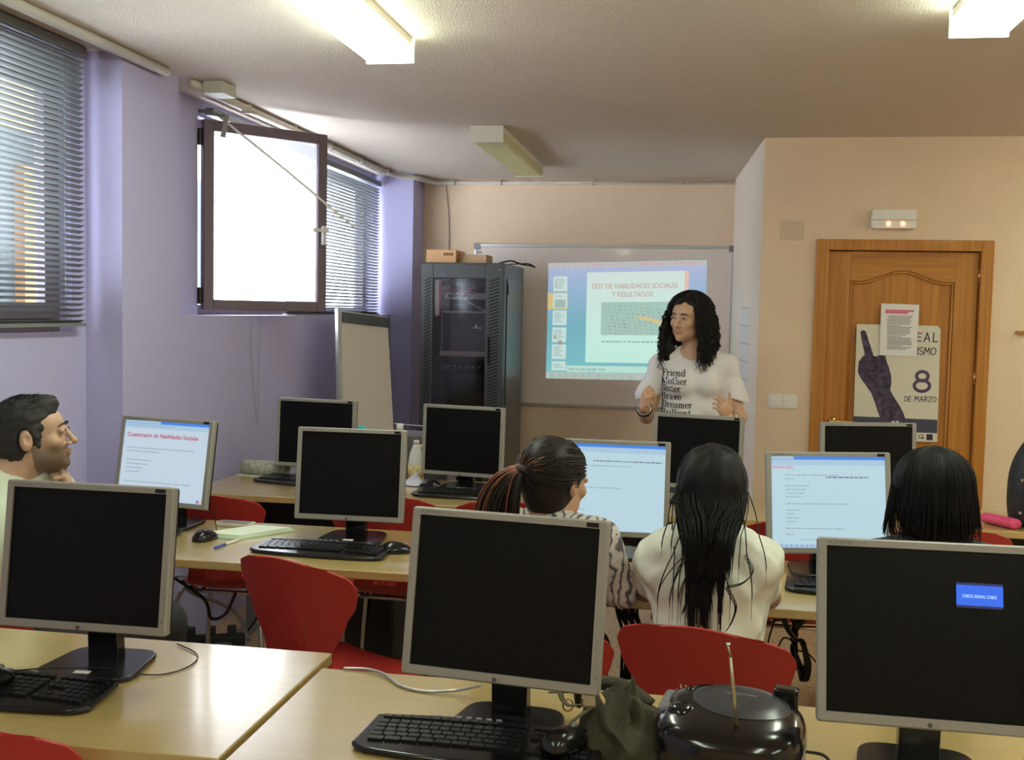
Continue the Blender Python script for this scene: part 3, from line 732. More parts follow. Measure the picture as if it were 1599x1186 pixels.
MON = [
 (-1.292, 2.121, 1.007, .046, .124, -.010, 'dark monitor on front row desk nearest the lilac wall, white sticker on base', True, None),
 (-.344, 1.971, 1.018, -.092, .155, -.009, 'dark monitor on front row desk behind the large keyboard with every key in view', True, None),
 (.417, 1.928, 1.016, -.049, .243, .017, 'dark monitor with a small blue signal message, on front row beside the radio', False, scr_nosignal),
 (-1.890, 3.608, .986, -.115, .176, -.009, 'lit monitor with red page title in front of the bearded man', False, scr_left),
 (-1.164, 3.544, .983, .039, .112, -.002, 'dark monitor on middle row desk behind the red chair with slots', False, None),
 (-.264, 3.534, .980, .062, .074, -.005, 'lit monitor being looked at by the woman with a ponytail', False, scr_mid),
 (.424, 3.469, .978, .099, .162, .022, 'lit monitor with pink page logo beside the woman with bobbed hair', False, scr_right),
 (-1.722, 4.731, .974, -.014, .05, -.01, 'dark monitor on back row desk in front of the flip chart', False, None),
 (-1.024, 4.716, .968, -.110, .04, -.008, 'dark monitor on back row desk in front of the server cabinet', False, None),
 (.017, 4.650, .971, -.190, .05, -.004, 'dark monitor on back row desk directly in front of standing woman', False, None),
 (.694, 4.478, .981, .175, .06, .01, 'dark monitor on back row desk in front of the door poster', False, None)]
for m_ in MON: place_monitor(*m_)

# ------------------------------------------------------------------ keyboards and mice
def make_keyboard():
    r = empty('keyboard')
    # curved body: polygon outline, top convex
    out = []
    n = 28
    for i in range(n + 1):
        t = -1 + 2 * i / n; out.append((.232 * t, -.098 + .018 * t * t - (.0 if abs(t) < .9 else -.02 * (abs(t) - .9) * 10)))
    for i in range(n + 1):
        t = 1 - 2 * i / n; out.append((.222 * t, .088 - .020 * t * t))
    b = B().prism(out, .004, .017); b.build('body', M['black'], r, bevel=.006, seg=4)
    b = B()
    rows = [(.062, 15, .013), (.038, 14, .0165), (.0195, 14, .0165), (.001, 13, .0165), (-.0175, 12, .0165), (-.036, 9, .0165)]
    for k, (y, cnt, hgt) in enumerate(rows):
        x = -.205; tot = .285; wk = tot / cnt
        for i in range(cnt):
            ww = wk
            yy = y - .00025 * 0 + .012 * -(((x + ww / 2) / .23) ** 2)
            if k == 5 and i == 3: ww = wk * 1
            b.prism(rrect(ww - .0028, hgt - .0022, .0015, 2, cx=x + ww / 2, cy=yy), .014, .0215); x += ww
        for x0, c2 in ((.092, 3), (.145, 4)):
            if k == 3 and x0 == .092: continue
            if k == 4 and x0 == .092: rng = [1]
            else: rng = range(c2)
            for i in rng:
                xx = x0 + .0168 * i + .0084 - (.004 if x0 > .1 else 0)
                b.prism(rrect(.0142, hgt - .0022, .0015, 2, cx=xx, cy=y - .012 * (xx / .23) ** 2), .014, .0215)
    b.build('keys', M['key'], r, bevel=0)
    b = B()
    for i in range(7):
        b.prism(rrect(.012, .007, .003, 3, cx=-.10 + i * .020, cy=.079 - .012 * ((-.10 + i * .020) / .23) ** 2), .015, .020)
    b.build('media_buttons', M['greymetal'], r)
    return r
kb0 = make_keyboard(); kbu = [False]
def keyboard(x, y, yaw, label):
    r = kb0 if not kbu[0] else copy_tree(kb0); kbu[0] = True
    r.location = (x, y, DZ); r.rotation_euler = (math.radians(2.5), 0, yaw); tag(r, label, 'keyboard', 'black computer keyboards'); return r
keyboard(-1.395, 1.985, -.01, 'black keyboard with a mouse resting on it, below the near monitor by the lilac wall')
keyboard(-.375, 1.93, -.02, 'large black keyboard in the foreground between the radio and bright desk seam')
keyboard(-1.205, 3.385, -.035, 'black keyboard on middle row between the notebook and a mouse')
keyboard(-1.99, 3.46, -.02, 'black keyboard on middle row under the lit monitor of the bearded man')
keyboard(-.235, 3.27, .05, 'black keyboard on middle row between the ponytail woman and the long-haired woman')
keyboard(.515, 3.30, -.05, 'black keyboard on middle row below the lit monitor with pink logo')
keyboard(-1.77, 4.70, -.22, 'black keyboard on back row desk beside the rolled newspaper')
keyboard(-.975, 4.575, .0, 'black keyboard on back row desk in front of the server cabinet monitor')
def make_mouse():
    r = empty('computer_mouse'); vs = []; fs = []; n = 20; k = 10
    for j in range(k + 1):
        ph = j / k * PI / 2
        for i in range(n):
            a = 2 * PI * i / n; ce, se = math.cos(ph), math.sin(ph)
            x = .031 * ce * math.copysign(abs(math.cos(a)) ** .85, math.cos(a)); y = .056 * ce * math.copysign(abs(math.sin(a)) ** .8, math.sin(a))
            z = .001 + .036 * se ** .9 * (1 - .25 * (y / .056)) + (0 if j else 0)
            vs.append((x * (1 - .08 * y / .056), y, z))
    fs = [(j * n + i, j * n + (i + 1) % n, (j + 1) * n + (i + 1) % n, (j + 1) * n + i) for j in range(k) for i in range(n)] + [tuple(range(n))[::-1]]
    B().add(vs, fs).build('mouse_body', M['black'], r, smooth=True)
    B().cyl((-.003, .028, .027), (.003, .028, .027), .008, 12).build('scroll_wheel', M['greymetal'], r, smooth=True)
    return r
ms0 = make_mouse(); msu = [False]
def mouse(x, y, z, yaw, label, cable=None):
    r = ms0 if not msu[0] else copy_tree(ms0); msu[0] = True
    r.location = (x, y, z); r.rotation_euler = (0, 0, yaw); tag(r, label, 'mouse', 'black computer mice')
    if cable:
        inv = Matrix.Translation((x, y, z)) @ Matrix.Rotation(yaw, 4, 'Z'); inv = inv.inverted()
        pts = [inv @ Vector(p) for p in smooth_path([(x - math.sin(yaw) * .05, y + math.cos(yaw) * .05, z + .012)] + cable, 8)]
        B().tube(pts, .0017, 6).build('cable', M['black'], r, smooth=True)
    return r
mouse(-1.42, 1.97, DZ + .0225, -.35, 'black mouse resting on top of the keyboard nearest the lilac wall', [(-1.36, 2.06, DZ + .03), (-1.26, 2.13, DZ + .016), (-1.205, 2.13, DZ + .01), (-1.135, 2.155, DZ + .003), (-1.10, 2.22, DZ + .003), (-1.12, 2.30, DZ + .003), (-1.20, 2.36, DZ + .004)])
mouse(-.215, 1.915, DZ + .0225, -.5, 'black mouse resting on top of the large foreground keyboard', [(-.17, 1.99, DZ + .03), (-.14, 2.04, DZ + .004), (-.16, 2.12, DZ + .004), (-.24, 2.25, DZ + .004)])
mouse(-1.655, 3.46, DZ, -.2, 'black mouse on middle row beside the notebook', [(-1.655, 3.55, DZ + .003), (-1.70, 3.62, DZ + .05), (-1.78, 3.70, DZ + .12)])
mouse(-.965, 3.44, DZ, -1.2, 'black mouse at the end of the middle row keyboard behind the red slotted chair', [(-.90, 3.50, DZ + .003), (-.88, 3.56, DZ + .003), (-.92, 3.62, DZ + .003)])
mouse(-1.175, 4.745, DZ, 1.35, 'black mouse beside the back row keyboard near the white cloth')

# ------------------------------------------------------------------ chairs
def make_chair():
    r = empty('classroom_chair')
    prof = [(.205, .432), (.19, .443), (.12, .442), (.02, .430), (-.08, .425), (-.15, .436), (-.185, .470), (-.200, .52), (-.212, .58), (-.228, .66), (-.245, .74), (-.262, .80), (-.272, .838)]
    P = smooth_path([(0, y, z) for y, z in prof], 6); nv = len(P)
    acc = [0]
    for i in range(1, nv): acc.append(acc[-1] + (P[i] - P[i - 1]).length)
    tot = acc[-1]
    def hw(s):
        pts = [(0, .150), (.015, .185), (.05, .200), (.20, .205), (.33, .175), (.40, .128), (.47, .112), (.55, .128), (.64, .172), (.70, .205), (.75, .216), (.79, .200), (.815, .160), (.828, .10)]
        f_ = s / tot * .828
        for (a, x), (b_, y) in zip(pts[:-1], pts[1:]):
            if f_ <= b_: t = (f_ - a) / (b_ - a); t = t * t * (3 - 2 * t) * .5 + t * .5; return x + (y - x) * t
        return .09
    nu = 60; vs = []; fs = []
    # parametrise the back with straight columns so the slots stay vertical
    for i, p in enumerate(P):
        s_ = acc[i]; h_ = hw(s_); back = min(1, max(0, (p.z - .44) / .12)) if p.y < -.1 else 0
        for j in range(nu + 1):
            u = -1 + 2 * j / nu; x = u * h_
            dy = .045 * back * u * u * (h_ / .2) ** 2 - 0; dz = (1 - back) * (.014 * u * u) - (.0)
            if p.y > .12: dz -= 0
            crown = -.012 * back * u * u * max(0, (p.z - .78) / .06) if p.z > .78 else 0
            vs.append((x, p.y + dy, p.z + dz + crown))
    for i in range(nv - 1):
        for j in range(nu):
            xm = (-1 + 2 * (j + .5) / nu) * hw((acc[i] + acc[i + 1]) / 2); z = (P[i].z + P[i + 1].z) / 2; y = P[i].y
            if y < -.15 and .475 < z < .675 + .014 * math.cos(xm * 25) and abs(j + .5 - nu / 2) < 10.6 and j % 2 == 0: continue
            a = i * (nu + 1) + j; fs.append((a, a + 1, a + nu + 2, a + nu + 1))
    b = B().add(vs, fs); o = b.build('seat_shell', M['red'], r, smooth=True)
    m = o.modifiers.new('solid', 'SOLIDIFY'); m.thickness = .006; m.offset = 0
    m = o.modifiers.new('bev', 'BEVEL'); m.width = .002; m.segments = 2; m.limit_method = 'ANGLE'; m.angle_limit = .9
    ring = []
    for sx in (-1, 1):
        b = B().tube(smooth_path([(sx * .13, .13, .425), (sx * .17, .17, .415), (sx * .20, .205, .20), (sx * .215, .225, 0)], 5), .0105, 10); b.build('leg', M['chrome'], r, smooth=True)
        b = B().tube(smooth_path([(sx * .12, -.10, .412), (sx * .17, -.15, .40), (sx * .205, -.215, .20), (sx * .225, -.25, 0)], 5), .0105, 10); b.build('leg', M['chrome'], r, smooth=True)
    b = B().tube([(-.13, .13, .418), (.13, .13, .418)], .009, 8).tube([(-.12, -.10, .405), (.12, -.10, .405)], .009, 8).tube([(-.10, .13, .412), (-.10, -.10, .405)], .009, 8).tube([(.10, .13, .412), (.10, -.10, .405)], .009, 8)
    b.build('under_frame', M['chrome'], r, smooth=True)
    return r
ch0 = make_chair(); chu = [False]
def chair(x, y, yaw, label, sc=1.0):
    r = ch0 if not chu[0] else copy_tree(ch0); chu[0] = True
    r.location = (x, y, 0); r.rotation_euler = (0, 0, yaw); tag(r, label, 'chair', 'red plastic chairs with chrome legs'); r.scale = (sc, sc, sc); return r
chair(-1.01, 3.05, -.40, 'empty red chair with slotted back turned in front of the middle row keyboard', 1.03)
chair(.092, 2.745, -.26, 'red chair on which the long-haired woman in white sits')
chair(-.36, 2.86, -.1, 'red chair under the woman with a ponytail', .93)
chair(-1.93, 2.90, -.25, 'red chair under the bearded man', .90)
chair(.66, 2.88, -.05, 'red chair under the woman with bobbed hair', .90)
chair(-1.255, 1.925, -.05, 'red chair in the near corner, its back rim just in view', .97)
chair(-1.86, 4.15, .03, 'red chair at back row desk behind the lit monitor with red title', .98)
chair(-1.165, 4.17, .0, 'red chair at back row desk behind the dark middle row monitor', 1.02)
chair(-.67, 4.17, .0, 'red chair at back row desk behind the ponytail woman', 1.02)
chair(.40, 4.17, .0, 'red chair at back row behind the lit monitor with pink logo', 1.0)
chair(.90, 4.17, .0, 'red chair at back row behind the woman with bobbed hair', 1.0)

# ------------------------------------------------------------------ small things on desks
r = empty('notebook', (-1.575, 3.60, DZ), .10, label='open pale green notebook lying on middle row desk', cat='notebook')
B().prism([(-.135, -.085), (.02, -.125), (.175, .06), (.02, .085)], .0, .004).build('cover', mat('cover_green', (.45, .58, .42), .7), r)
b = B()
for k in range(4): b.prism([(-.128 + k * .004, -.078), (.018, -.118 + k * .003), (.168 - k * .004, .055), (.02, .082)], .0042 + k * .0028, .0064 + k * .0028)
b.build('pages', mat('pages_cream', (.74, .80, .66), .8), r)
r = empty('mobile_phone', (-1.66, 3.715, DZ), -.03, label='grey phone lying behind the open pale green notebook', cat='phone')
B().prism(rrect(.14, .07, .01), 0, .012).build('phone_body', mat('phone_pale', (.55, .50, .38), .4), r, bevel=.003)
B().prism(rrect(.115, .05, .003), .012, .0128).build('phone_screen', mat('phone_grey', (.16, .14, .15), .3), r)
r = empty('pen', (-1.548, 3.43, DZ + .006), 0, label='blue and white ballpoint pen beside the open notebook', cat='pen')
B().tube([(-.012, -.10, 0), (-.002, -.04, 0)], .0045, 8).build('pen_cap', mat('pen_blue', (.05, .09, .45), .35), r, smooth=True)
B().tube([(-.002, -.04, 0), (.012, .04, 0)], .0042, 8).build('pen_barrel', M['white'], r, smooth=True)
# rolled newspaper
r = empty('rolled_newspaper', (-2.06, 4.86, DZ), -.12, label='rolled newspaper at the end of the back row desk', cat='newspaper')
b = B(); pts = []
n = 60; vs = []
for i in range(n + 1):
    t = i / n; a = t * 2.4 * 2 * PI; rr = .036 - .014 * t
    for x in (-.075, .16): vs.append((x, rr * math.cos(a), .036 + rr * math.sin(a)))
b.add(vs, [(2 * i, 2 * i + 1, 2 * i + 3, 2 * i + 2) for i in range(n)])
o = b.build('rolled_sheet', mat('newsprint', (.46, .46, .38), .85, noise=.3, nscale=40), r, smooth=True, fix=False); m = o.modifiers.new('s', 'SOLIDIFY'); m.thickness = .0015
B().prism([(-.085, -.045), (.15, -.05), (.16, .05), (-.08, .045)], 0, .0035).build('loose_sheet', mat('newsprint_pale', (.55, .56, .46), .85), r)
# bottles
r = empty('cleaning_bottle', (-1.352, 4.85, DZ), .5, label='clear plastic cleaning bottle with white cap and blue label on back row desk', cat='bottle')
mt = mat('bottle_plastic', (.70, .68, .68), .25, alpha=1)
B().lathe([(.001, 0), (.034, .002), (.036, .01), (.036, .17), (.033, .195), (.022, .22), (.014, .235), (.014, .247)], n=28).build('bottle_body', mt, r, smooth=True)
B().lathe([(.0165, .244), (.0165, .272), (.015, .276), (.001, .276)], n=20).build('cap', M['white'], r, smooth=True)
B().lathe([(.0366, .03), (.0366, .15)], n=28).build('label', mat('label_blue', (.50, .48, .60), .5, noise=.3, nscale=30), r, smooth=True)
r = empty('spray_bottle', (-1.275, 4.86, DZ), .3, label='white trigger bottle with handle and yellow label beside the cleaning bottle', cat='bottle')
mt2 = mat('spray_white', (.72, .70, .72), .35)
b = B().lathe([(.001, 0), (.036, .003), (.038, .012), (.038, .09), (.034, .115), (.03, .14), (.018, .17), (.012, .185)], n=28, sy=.75)
b.build('bottle_body', mt2, r, smooth=True)
B().lathe([(.0384, .02), (.0384, .085)], n=28, sy=.76).build('label', mat('label_yellow', (.68, .52, .25), .5, noise=.35, nscale=40), r, smooth=True)
B().tube(smooth_path([(0, 0, .18), (.012, 0, .175), (.04, 0, .16), (.045, 0, .12), (.034, 0, .09)]), .007, 8).build('handle', mt2, r, smooth=True)
B().cyl((0, 0, .185), (0, 0, .20), .014, 14).build('cap', M['white'], r, smooth=True)
r = empty('turquoise_bottle', (-1.543, 4.85, DZ), 0, label='turquoise capped bottle peeking over the dark middle row monitor', cat='bottle')
B().lathe([(.001, 0), (.03, .002), (.03, .18), (.02, .20), (.02, .225)], n=20).build('bottle_body', mt2, r, smooth=True)
B().lathe([(.001, .222), (.026, .222), (.026, .252), (.02, .258), (.001, .258)], n=20).build('cap', mat('turquoise', (.05, .50, .50), .4), r, smooth=True)
# cloth
def blob(n=18, m=9, f=None):
    vs = []; fs = []
    for j in range(m + 1):
        for i in range(n): vs.append(f(2 * PI * i / n, j / m))
    fs = [(j * n + i, j * n + (i + 1) % n, (j + 1) * n + (i + 1) % n, (j + 1) * n + i) for j in range(m) for i in range(n)]; fs.append(tuple(m * n + i for i in range(n))); fs.append(tuple(range(n))[::-1])
    return vs, fs
rn = random.Random(5)
def clothf(a, t):
    rr = (1 - .97 * t) * (1 + .25 * math.sin(3 * a + 1) + .1 * math.sin(7 * a)); return (.085 * rr * math.cos(a), .05 * rr * math.sin(a), .004 + .045 * t ** .8 * (.8 + .3 * math.sin(5 * a + 2 * t)) * (.5 + .5 * math.cos(a * 1 + 2.4)) + .012 * t)
v_, f_ = blob(36, 10, clothf); o = B().add(v_, f_).build('cleaning_cloth', mat('cloth_blue', (.60, .60, .72), .9), None, smooth=True, loc=(-1.245, 4.80, DZ)); tag(o, 'crumpled bluish white cloth between the spray bottle and back row monitor', 'cloth')
r = empty('storage_case', (-1.33, 5.12, 0), label='grey case with pale lettering standing behind the bottles', cat='case')
B().span((-.17, -.10, 0), (.17, .10, .95)).build('case_body', mat('case_grey', (.12, .11, .12), .5), r, bevel=.012)
b = B(); g = text_geo('ro', .05, offset=.001); a0 = ony(649, 700, 5.015)
b.add([(x + a0.x + 1.33, -.1012, y + a0.z) for x, y, z in g[0]], g[1]); b.build('lettering', mat('letter_orange', (.72, .45, .33), .6), r, fix=False)
# pink case, backpack
r = empty('glasses_case', (1.215, 4.50, DZ), -1.0, label='pink glasses case lying on back row desk near the black backpack', cat='case')
b = B(); b.tube(smooth_path([(-.08, 0, .021), (-.07, 0, .022), (0, 0, .023), (.06, 0, .022), (.075, 0, .021)], 5), [.012, .017, .020, .021, .0215] + [.022] * 11 + [.021, .020, .018, .015, .010], 18, flat=1)
T = Matrix.Diagonal((1, 1.45, .95, 1)); b.v = [tuple(T @ Vector(v)) for v in b.v]
b.build('case_shell', mat('pink_case', (.72, .07, .19), .4), r, smooth=True)
B().span((-.076, -.031, .019), (.07, .031, .0205)).build('seam', mat('pink_dark', (.35, .03, .09), .5), r)
r = empty('backpack', (1.40, 4.56, DZ), .15, label='black backpack with buckles standing on back row desk at the picture edge', cat='backpack')
vs = []; fs = []; n = 32
for j in range(21):
    t = j / 20; z = .37 * t; ww = .15 * (1 - (abs(t - .35) / .75) ** 2.6 * .8); dd = .085 * (1 - (abs(t - .3) / .8) ** 2.6 * .8)
    if j == 0: ww *= .8; dd *= .8
    for i in range(n):
        a = 2 * PI * i / n; vs.append((ww * math.copysign(abs(math.cos(a)) ** .6, math.cos(a)), dd * math.copysign(abs(math.sin(a)) ** .6, math.sin(a)), z))
fs = [(j * n + i, j * n + (i + 1) % n, (j + 1) * n + (i + 1) % n, (j + 1) * n + i) for j in range(20) for i in range(n)] + [tuple(range(n))[::-1], tuple(20 * n + i for i in range(n))]
B().add(vs, fs).build('bag_body', mat('bag_black', (.014, .015, .02), .5, bump=.3, bscale=120), r, smooth=True)
B().prism(rrect(.20, .20, .03, cy=.14), -.105, -.07, 'xz').build('front_pocket', mat('pocket_blue', (.06, .08, .11), .6), r, bevel=.012, seg=3)
B().tube(smooth_path([(-.05, 0, .36), (-.045, 0, .40), (.045, 0, .40), (.05, 0, .36)]), .008, 8).build('handle', M['blackmatte'], r, smooth=True)
b = B()
for zz in (.06, .19): b.box((-.13, -.055, zz), (.016, .012, .01))
b.build('buckles', M['chrome'], r)

# ------------------------------------------------------------------ radio
r = empty('portable_radio', (.080, 1.925, DZ), -.14, label='black portable radio with raised antenna on the front row desk', cat='radio')
vs = []; n = 44; m_ = 16
def sp(c, e): return math.copysign(abs(c) ** e, c)
for j in range(m_ + 1):
    ph = -PI / 2 + PI * j / m_
    for i in range(n):
        a = 2 * PI * i / n
        x = .134 * sp(math.cos(ph), .6) * sp(math.cos(a), .75); y = .122 * sp(math.cos(ph), .6) * sp(math.sin(a), .78); z = .062 + .062 * sp(math.sin(ph), .62)
        z = z * (1 + .10 * (y / .118)) if z > .05 else z
        vs.append((x, y, z * 1.0))
fs = [(j * n + i, j * n + (i + 1) % n, (j + 1) * n + (i + 1) % n, (j + 1) * n + i) for j in range(m_) for i in range(n)]
glossblack = mat('gloss_black', (.004, .004, .0045), .16, coat=.2)
B().add(vs, fs).build('radio_body', glossblack, r, smooth=True)
def ztop(x, y): 
    q_ = (abs(x) / .132) ** 2.6 + (abs(y) / .118) ** 2.6; return (.062 + .062 * max(0, 1 - q_ ** 1.35) ** .35) * (1 + .10 * (y / .118))
def disc_on(b, cx, cy, rx, ry, h, rings=5, n=36):
    vs = [(cx, cy, ztop(cx, cy) + h)]; 
    for k in range(1, rings + 1):
        for i in range(n):
            a = 2 * PI * i / n; x = cx + rx * k / rings * math.cos(a); y = cy + ry * k / rings * math.sin(a); vs.append((x, y, ztop(x, y) + h * (1 if k < rings else .2)))
    fs = [(0, 1 + i, 1 + (i + 1) % n) for i in range(n)] + [(1 + (k - 1) * n + i, 1 + k * n + i, 1 + k * n + (i + 1) % n, 1 + (k - 1) * n + (i + 1) % n) for k in range(1, rings) for i in range(n)]
    return b.add(vs, fs)
disc_on(B(), .018, .02, .088, .074, .004).build('disc_lid', mat('lid_grey', (.035, .036, .045), .28), r, smooth=True)
g = text_geo('COMPACT DISC', .008, 'CENTER'); B().add([(x + .015, y + .025, ztop(x + .015, y + .025) + .0052) for x, y, z in g[0]], g[1]).build('lid_text', M['greyink'], r, fix=False)
B().lathe([(.001, 0), (.024, 0), (.026, .006), (.022, .020), (.012, .024), (.001, .024)], (-.082, -.03, .098), n=24).build('control_knob', glossblack, r, smooth=True)
B().lathe([(.001, 0), (.010, 0), (.010, .008), (.001, .009)], (-.078, .05, .116), n=16).build('push_button', glossblack, r, smooth=True)
B().prism(rrect(.045, .03, .008, cx=.092, cy=.072), .10, .140).build('tuning_dial', glossblack, r, bevel=.005, seg=3)
b = B(); 
for k in range(24):
    a0 = math.radians(200 + k * 2.2)
b.prism(rrect(.03, .10, .01, cx=-.112, cy=.02), .05, .112); b.build('side_grille', mat('grille_grey', (.16, .15, .17), .4), r, bevel=.008, seg=3)
at = Vector((.018, -.070, .110))
B().tube([at, at + Vector((-.004, -.01, .05)), at + Vector((-.012, -.02, .125))], [.0042, .0034, .0026], 8).tube([at + Vector((-.012, -.02, .125)), at + Vector((-.016, -.024, .145))], .0018, 8).build('antenna', mat('antenna_brass', (.45, .40, .26), .35, metal=.8), r, smooth=True)
B().lathe([(.001, -.003), (.0045, -.002), (.0045, .002), (.001, .003)], tuple(at + Vector((-.016, -.024, .148))), n=12).build('antenna_tip', M['chrome'], r, smooth=True)
B().tube(smooth_path([(.13, .06, .03), (.165, .075, .02), (.185, .03, .006), (.175, -.03, .004), (.15, -.05, .004)]), .003, 7).build('power_cable', M['black'], r, smooth=True)

# olive bag
r = empty('canvas_bag', (-.120, 2.02, DZ), .2, label='crumpled olive canvas bag with brass zip beside the radio', cat='bag')
def bagf(a, t):
    rr = (1 - .9 * t ** 1.6) * (1 + .10 * math.sin(4 * a + 5 * t) + .06 * math.sin(9 * a - 7 * t)); return (.085 * rr * math.cos(a) + .01 * math.sin(8 * t), .135 * rr * math.sin(a), .002 + .115 * t ** .75 * (.75 + .25 * math.sin(2 * a + .8) + .08 * math.sin(7 * a + 6 * t)))
v_, f_ = blob(72, 26, bagf)
olive = mat('olive_canvas', (.045, .038, .018), .85, noise=.35, nscale=14, bump=.4, bscale=40)
o = B().add(v_, f_).build('bag_body', olive, r, smooth=True)
fl = smooth_path([(-.05, .10, .06), (-.07, .05, .10), (-.045, .0, .095), (-.03, -.06, .07)], 10)
B().tube(fl, .004, 6).build('brass_zip', M['brass'], r)
b = B().tube(smooth_path([(-.07, .11, .03), (-.070, .10, .062), (-.03, .09, .082), (.02, .07, .080), (.06, .03, .06)], 6), .016, 8, flat=.5); b.build('flap', olive, r, smooth=True)
for k, pp in enumerate(([(-.06, .02, .09), (-.10, .05, .075), (-.13, .09, .06)], [(-.055, -.02, .08), (-.10, .02, .06), (-.115, .06, .075)], [(-.06, -.04, .08), (-.10, -.045, .05), (-.10, -.03, .03)])):
    B().tube(smooth_path(pp), .006, 8, flat=.3).build('strap', mat('strap_olive', (.12, .11, .06), .8), r, smooth=True)
B().box((-.065, -.03, .088), (.022, .03, .006), Matrix.Rotation(.5, 3, 'X')).build('zip_pull', mat('pull_tan', (.30, .20, .11), .6), r)
b = B().tube(arcp := [(-.10 + .010 * math.cos(t * PI / 6), .02, .06 + .012 * math.sin(t * PI / 6)) for t in range(13)], .0016, 6); b.build('ring', M['brass'], r, smooth=True)

# ------------------------------------------------------------------ cables
def cable(pts, rad, label, m='black', name='cable'):
    o = B().tube(smooth_path(pts, 8), rad, 7).build(name, M[m], None, smooth=True); tag(o, label, 'cable'); return o
cable([onz(536, 1043, DZ + .004), onz(572, 1044, DZ + .006), onz(600, 1052, DZ + .006), onz(625, 1070, DZ + .004), onz(665, 1079, DZ + .004), onz(715, 1077, DZ + .01), onz(750, 1070, DZ + .03)], .0032, 'pale grey cable lying on the front row desk by the seam', 'alu')
cable([onz(236, 880, .6) , ony(300, 920, 3.5), ony(322, 940, 3.55), ony(330, 965, 3.6), ony(352, 958, 3.6), ony(368, 925, 3.6)], .006, 'thick black cable looping under the middle row desk beside the man')
cable([ony(285, 905, 3.6), ony(300, 925, 3.6), ony(340, 940, 3.7), ony(372, 960, 3.7), ony(388, 1000, 3.7)], .007, 'grey cable sleeve under the middle row desk beside the empty red chair', 'greymetal')
cable([ony(264, 905, 3.55), ony(275, 900, 3.55), ony(292, 905, 3.6), ony(278, 940, 3.6), ony(276, 1000, 3.7)], .003, 'thin pale cable hanging behind the near monitor by the wall', 'alu')
r = empty('power_strip', tuple(onz(330, 1010, .0)), .4, label='black plug and cable heap on the floor under the middle row', cat='power strip')
B().box((0, 0, .03), (.30, .07, .05)).build('strip_body', M['blackmatte'], r, bevel=.01)
for k in range(3): B().box((-.09 + k * .09, .0, .07), (.04, .045, .05)).build('plug', M['blackmatte'], r, bevel=.006)
B().tube(smooth_path([(.14, 0, .04), (.22, .05, .15), (.25, .1, .3), (.26, .05, .5)]), .005, 7).tube(smooth_path([(-.1, 0, .09), (-.15, .1, .2), (-.05, .1, .3), (.06, .08, .42), (.12, .1, .6)]), .005, 7).build('cable', M['black'], r, smooth=True)
# hanging bundle under the middle row, door side
r = empty('cable_bundle', (0, 0, 0), label='thick black bundle of cables hanging under middle row desk beside white-shirted woman', cat='cables')
b = B(); rn = random.Random(2)
for k in range(9):
    j = lambda: rn.uniform(-5, 5)
    b.tube(smooth_path([ony(1232 + k * 5, 958, 3.5), ony(1238 + j() * 1.5, 985 + j(), 3.5), ony(1240 + j(), 1010, 3.48), ony(1248 + j(), 1040, 3.47), ony(1256 + j(), 1062, 3.46), ony(1262 + j(), 1035, 3.45), ony(1252 + j(), 1000 + j(), 3.45)], 6), .0045, 6)
b.build('hanging_loops', M['black'], r, smooth=True)
b = B().tube(smooth_path([ony(1222, 962, 3.4), ony(1232, 985, 3.42), ony(1245, 1000, 3.45)]), .009, 8); b.build('thick_plug_cable', M['black'], r, smooth=True)
b = B()
for pp in (((1214, 955), (1200, 1000), (1204, 1012)), ((1192, 975), (1215, 968), (1240, 962)), ((1215, 1010), (1225, 995), (1245, 1005)), ((1245, 1015), (1262, 1020), (1275, 1035))): b.tube(smooth_path([ony(x, y, 3.5) for x, y in pp]), .003, 6)
b.build('thin_cables', M['black'], r, smooth=True)
r = empty('cable_bundle', (0, 0, 0), label='black cables hanging under middle row desk between the two seated women', cat='cables')
b = B()
for k in range(7): b.tube(smooth_path([ony(960 + k * 6, 935, 3.5), ony(965 + k * 5, 960, 3.5), ony(972 + k * 5 + (k % 2) * 4, 990, 3.5), ony(970 + k * 4, 1060, 3.5)], 6), .006, 6)
b.build('hanging_loops', M['black'], r, smooth=True)
# tower and bag under back row
r = empty('computer_tower', (-1.36, 4.62, 0), .02, label='black computer tower on floor under the back row desk', cat='computer')
B().span((-.11, -.22, 0), (.11, .22, .43)).build('tower_case', M['blackmatte'], r, bevel=.01)
B().span((-.10, -.228, .02), (.10, -.22, .41)).build('front_panel', M['black'], r, bevel=.004)
b = B()
for z in (.34, .37): b.span((-.08, -.232, z), (.08, -.227, z + .02))
b.build('drive_bay', M['greymetal'], r)

# ------------------------------------------------------------------ server cabinet
RX0, RX1, RY, RYB, RZ = -1.825, -1.262, 7.0, 7.82, 1.868
def rx(px): return RX0 + (px - 657) / 129 * (RX1 - RX0) * 1.0
def rz(py): return ony(700, py, RY).z
r = empty('server_cabinet', (RX0, RY, 0), label='tall black server cabinet with glazed door beside the whiteboard', cat='cabinet')
W_ = RX1 - RX0; D_ = RYB - RY
b = B(); b.span((0, .03, .05), (.02, D_, RZ - .02)); b.span((W_ - .02, .03, .05), (W_, D_, RZ - .02)); b.span((0, D_ - .02, .05), (W_, D_, RZ)); b.span((0, .03, RZ - .03), (W_, D_, RZ)); b.span((0, .03, 0), (W_, D_, .08))
b.build('cabinet_body', M['rack'], r, bevel=.005)
B().span((W_, .12, .15), (W_ + .006, D_ - .06, RZ - .10)).build('side_panel', mat('rack_side', (.03, .036, .036), .3), r, bevel=.003)
B().box((W_ + .008, .14, RZ - .17), (.006, .012, .07)).build('panel_latch', M['black'], r)
d_ = empty('glazed_door'); d_.parent = r
def lx(px): return rx(px) - RX0
g0, g1, gz0, gz1 = lx(677), lx(759), .12, rz(434)
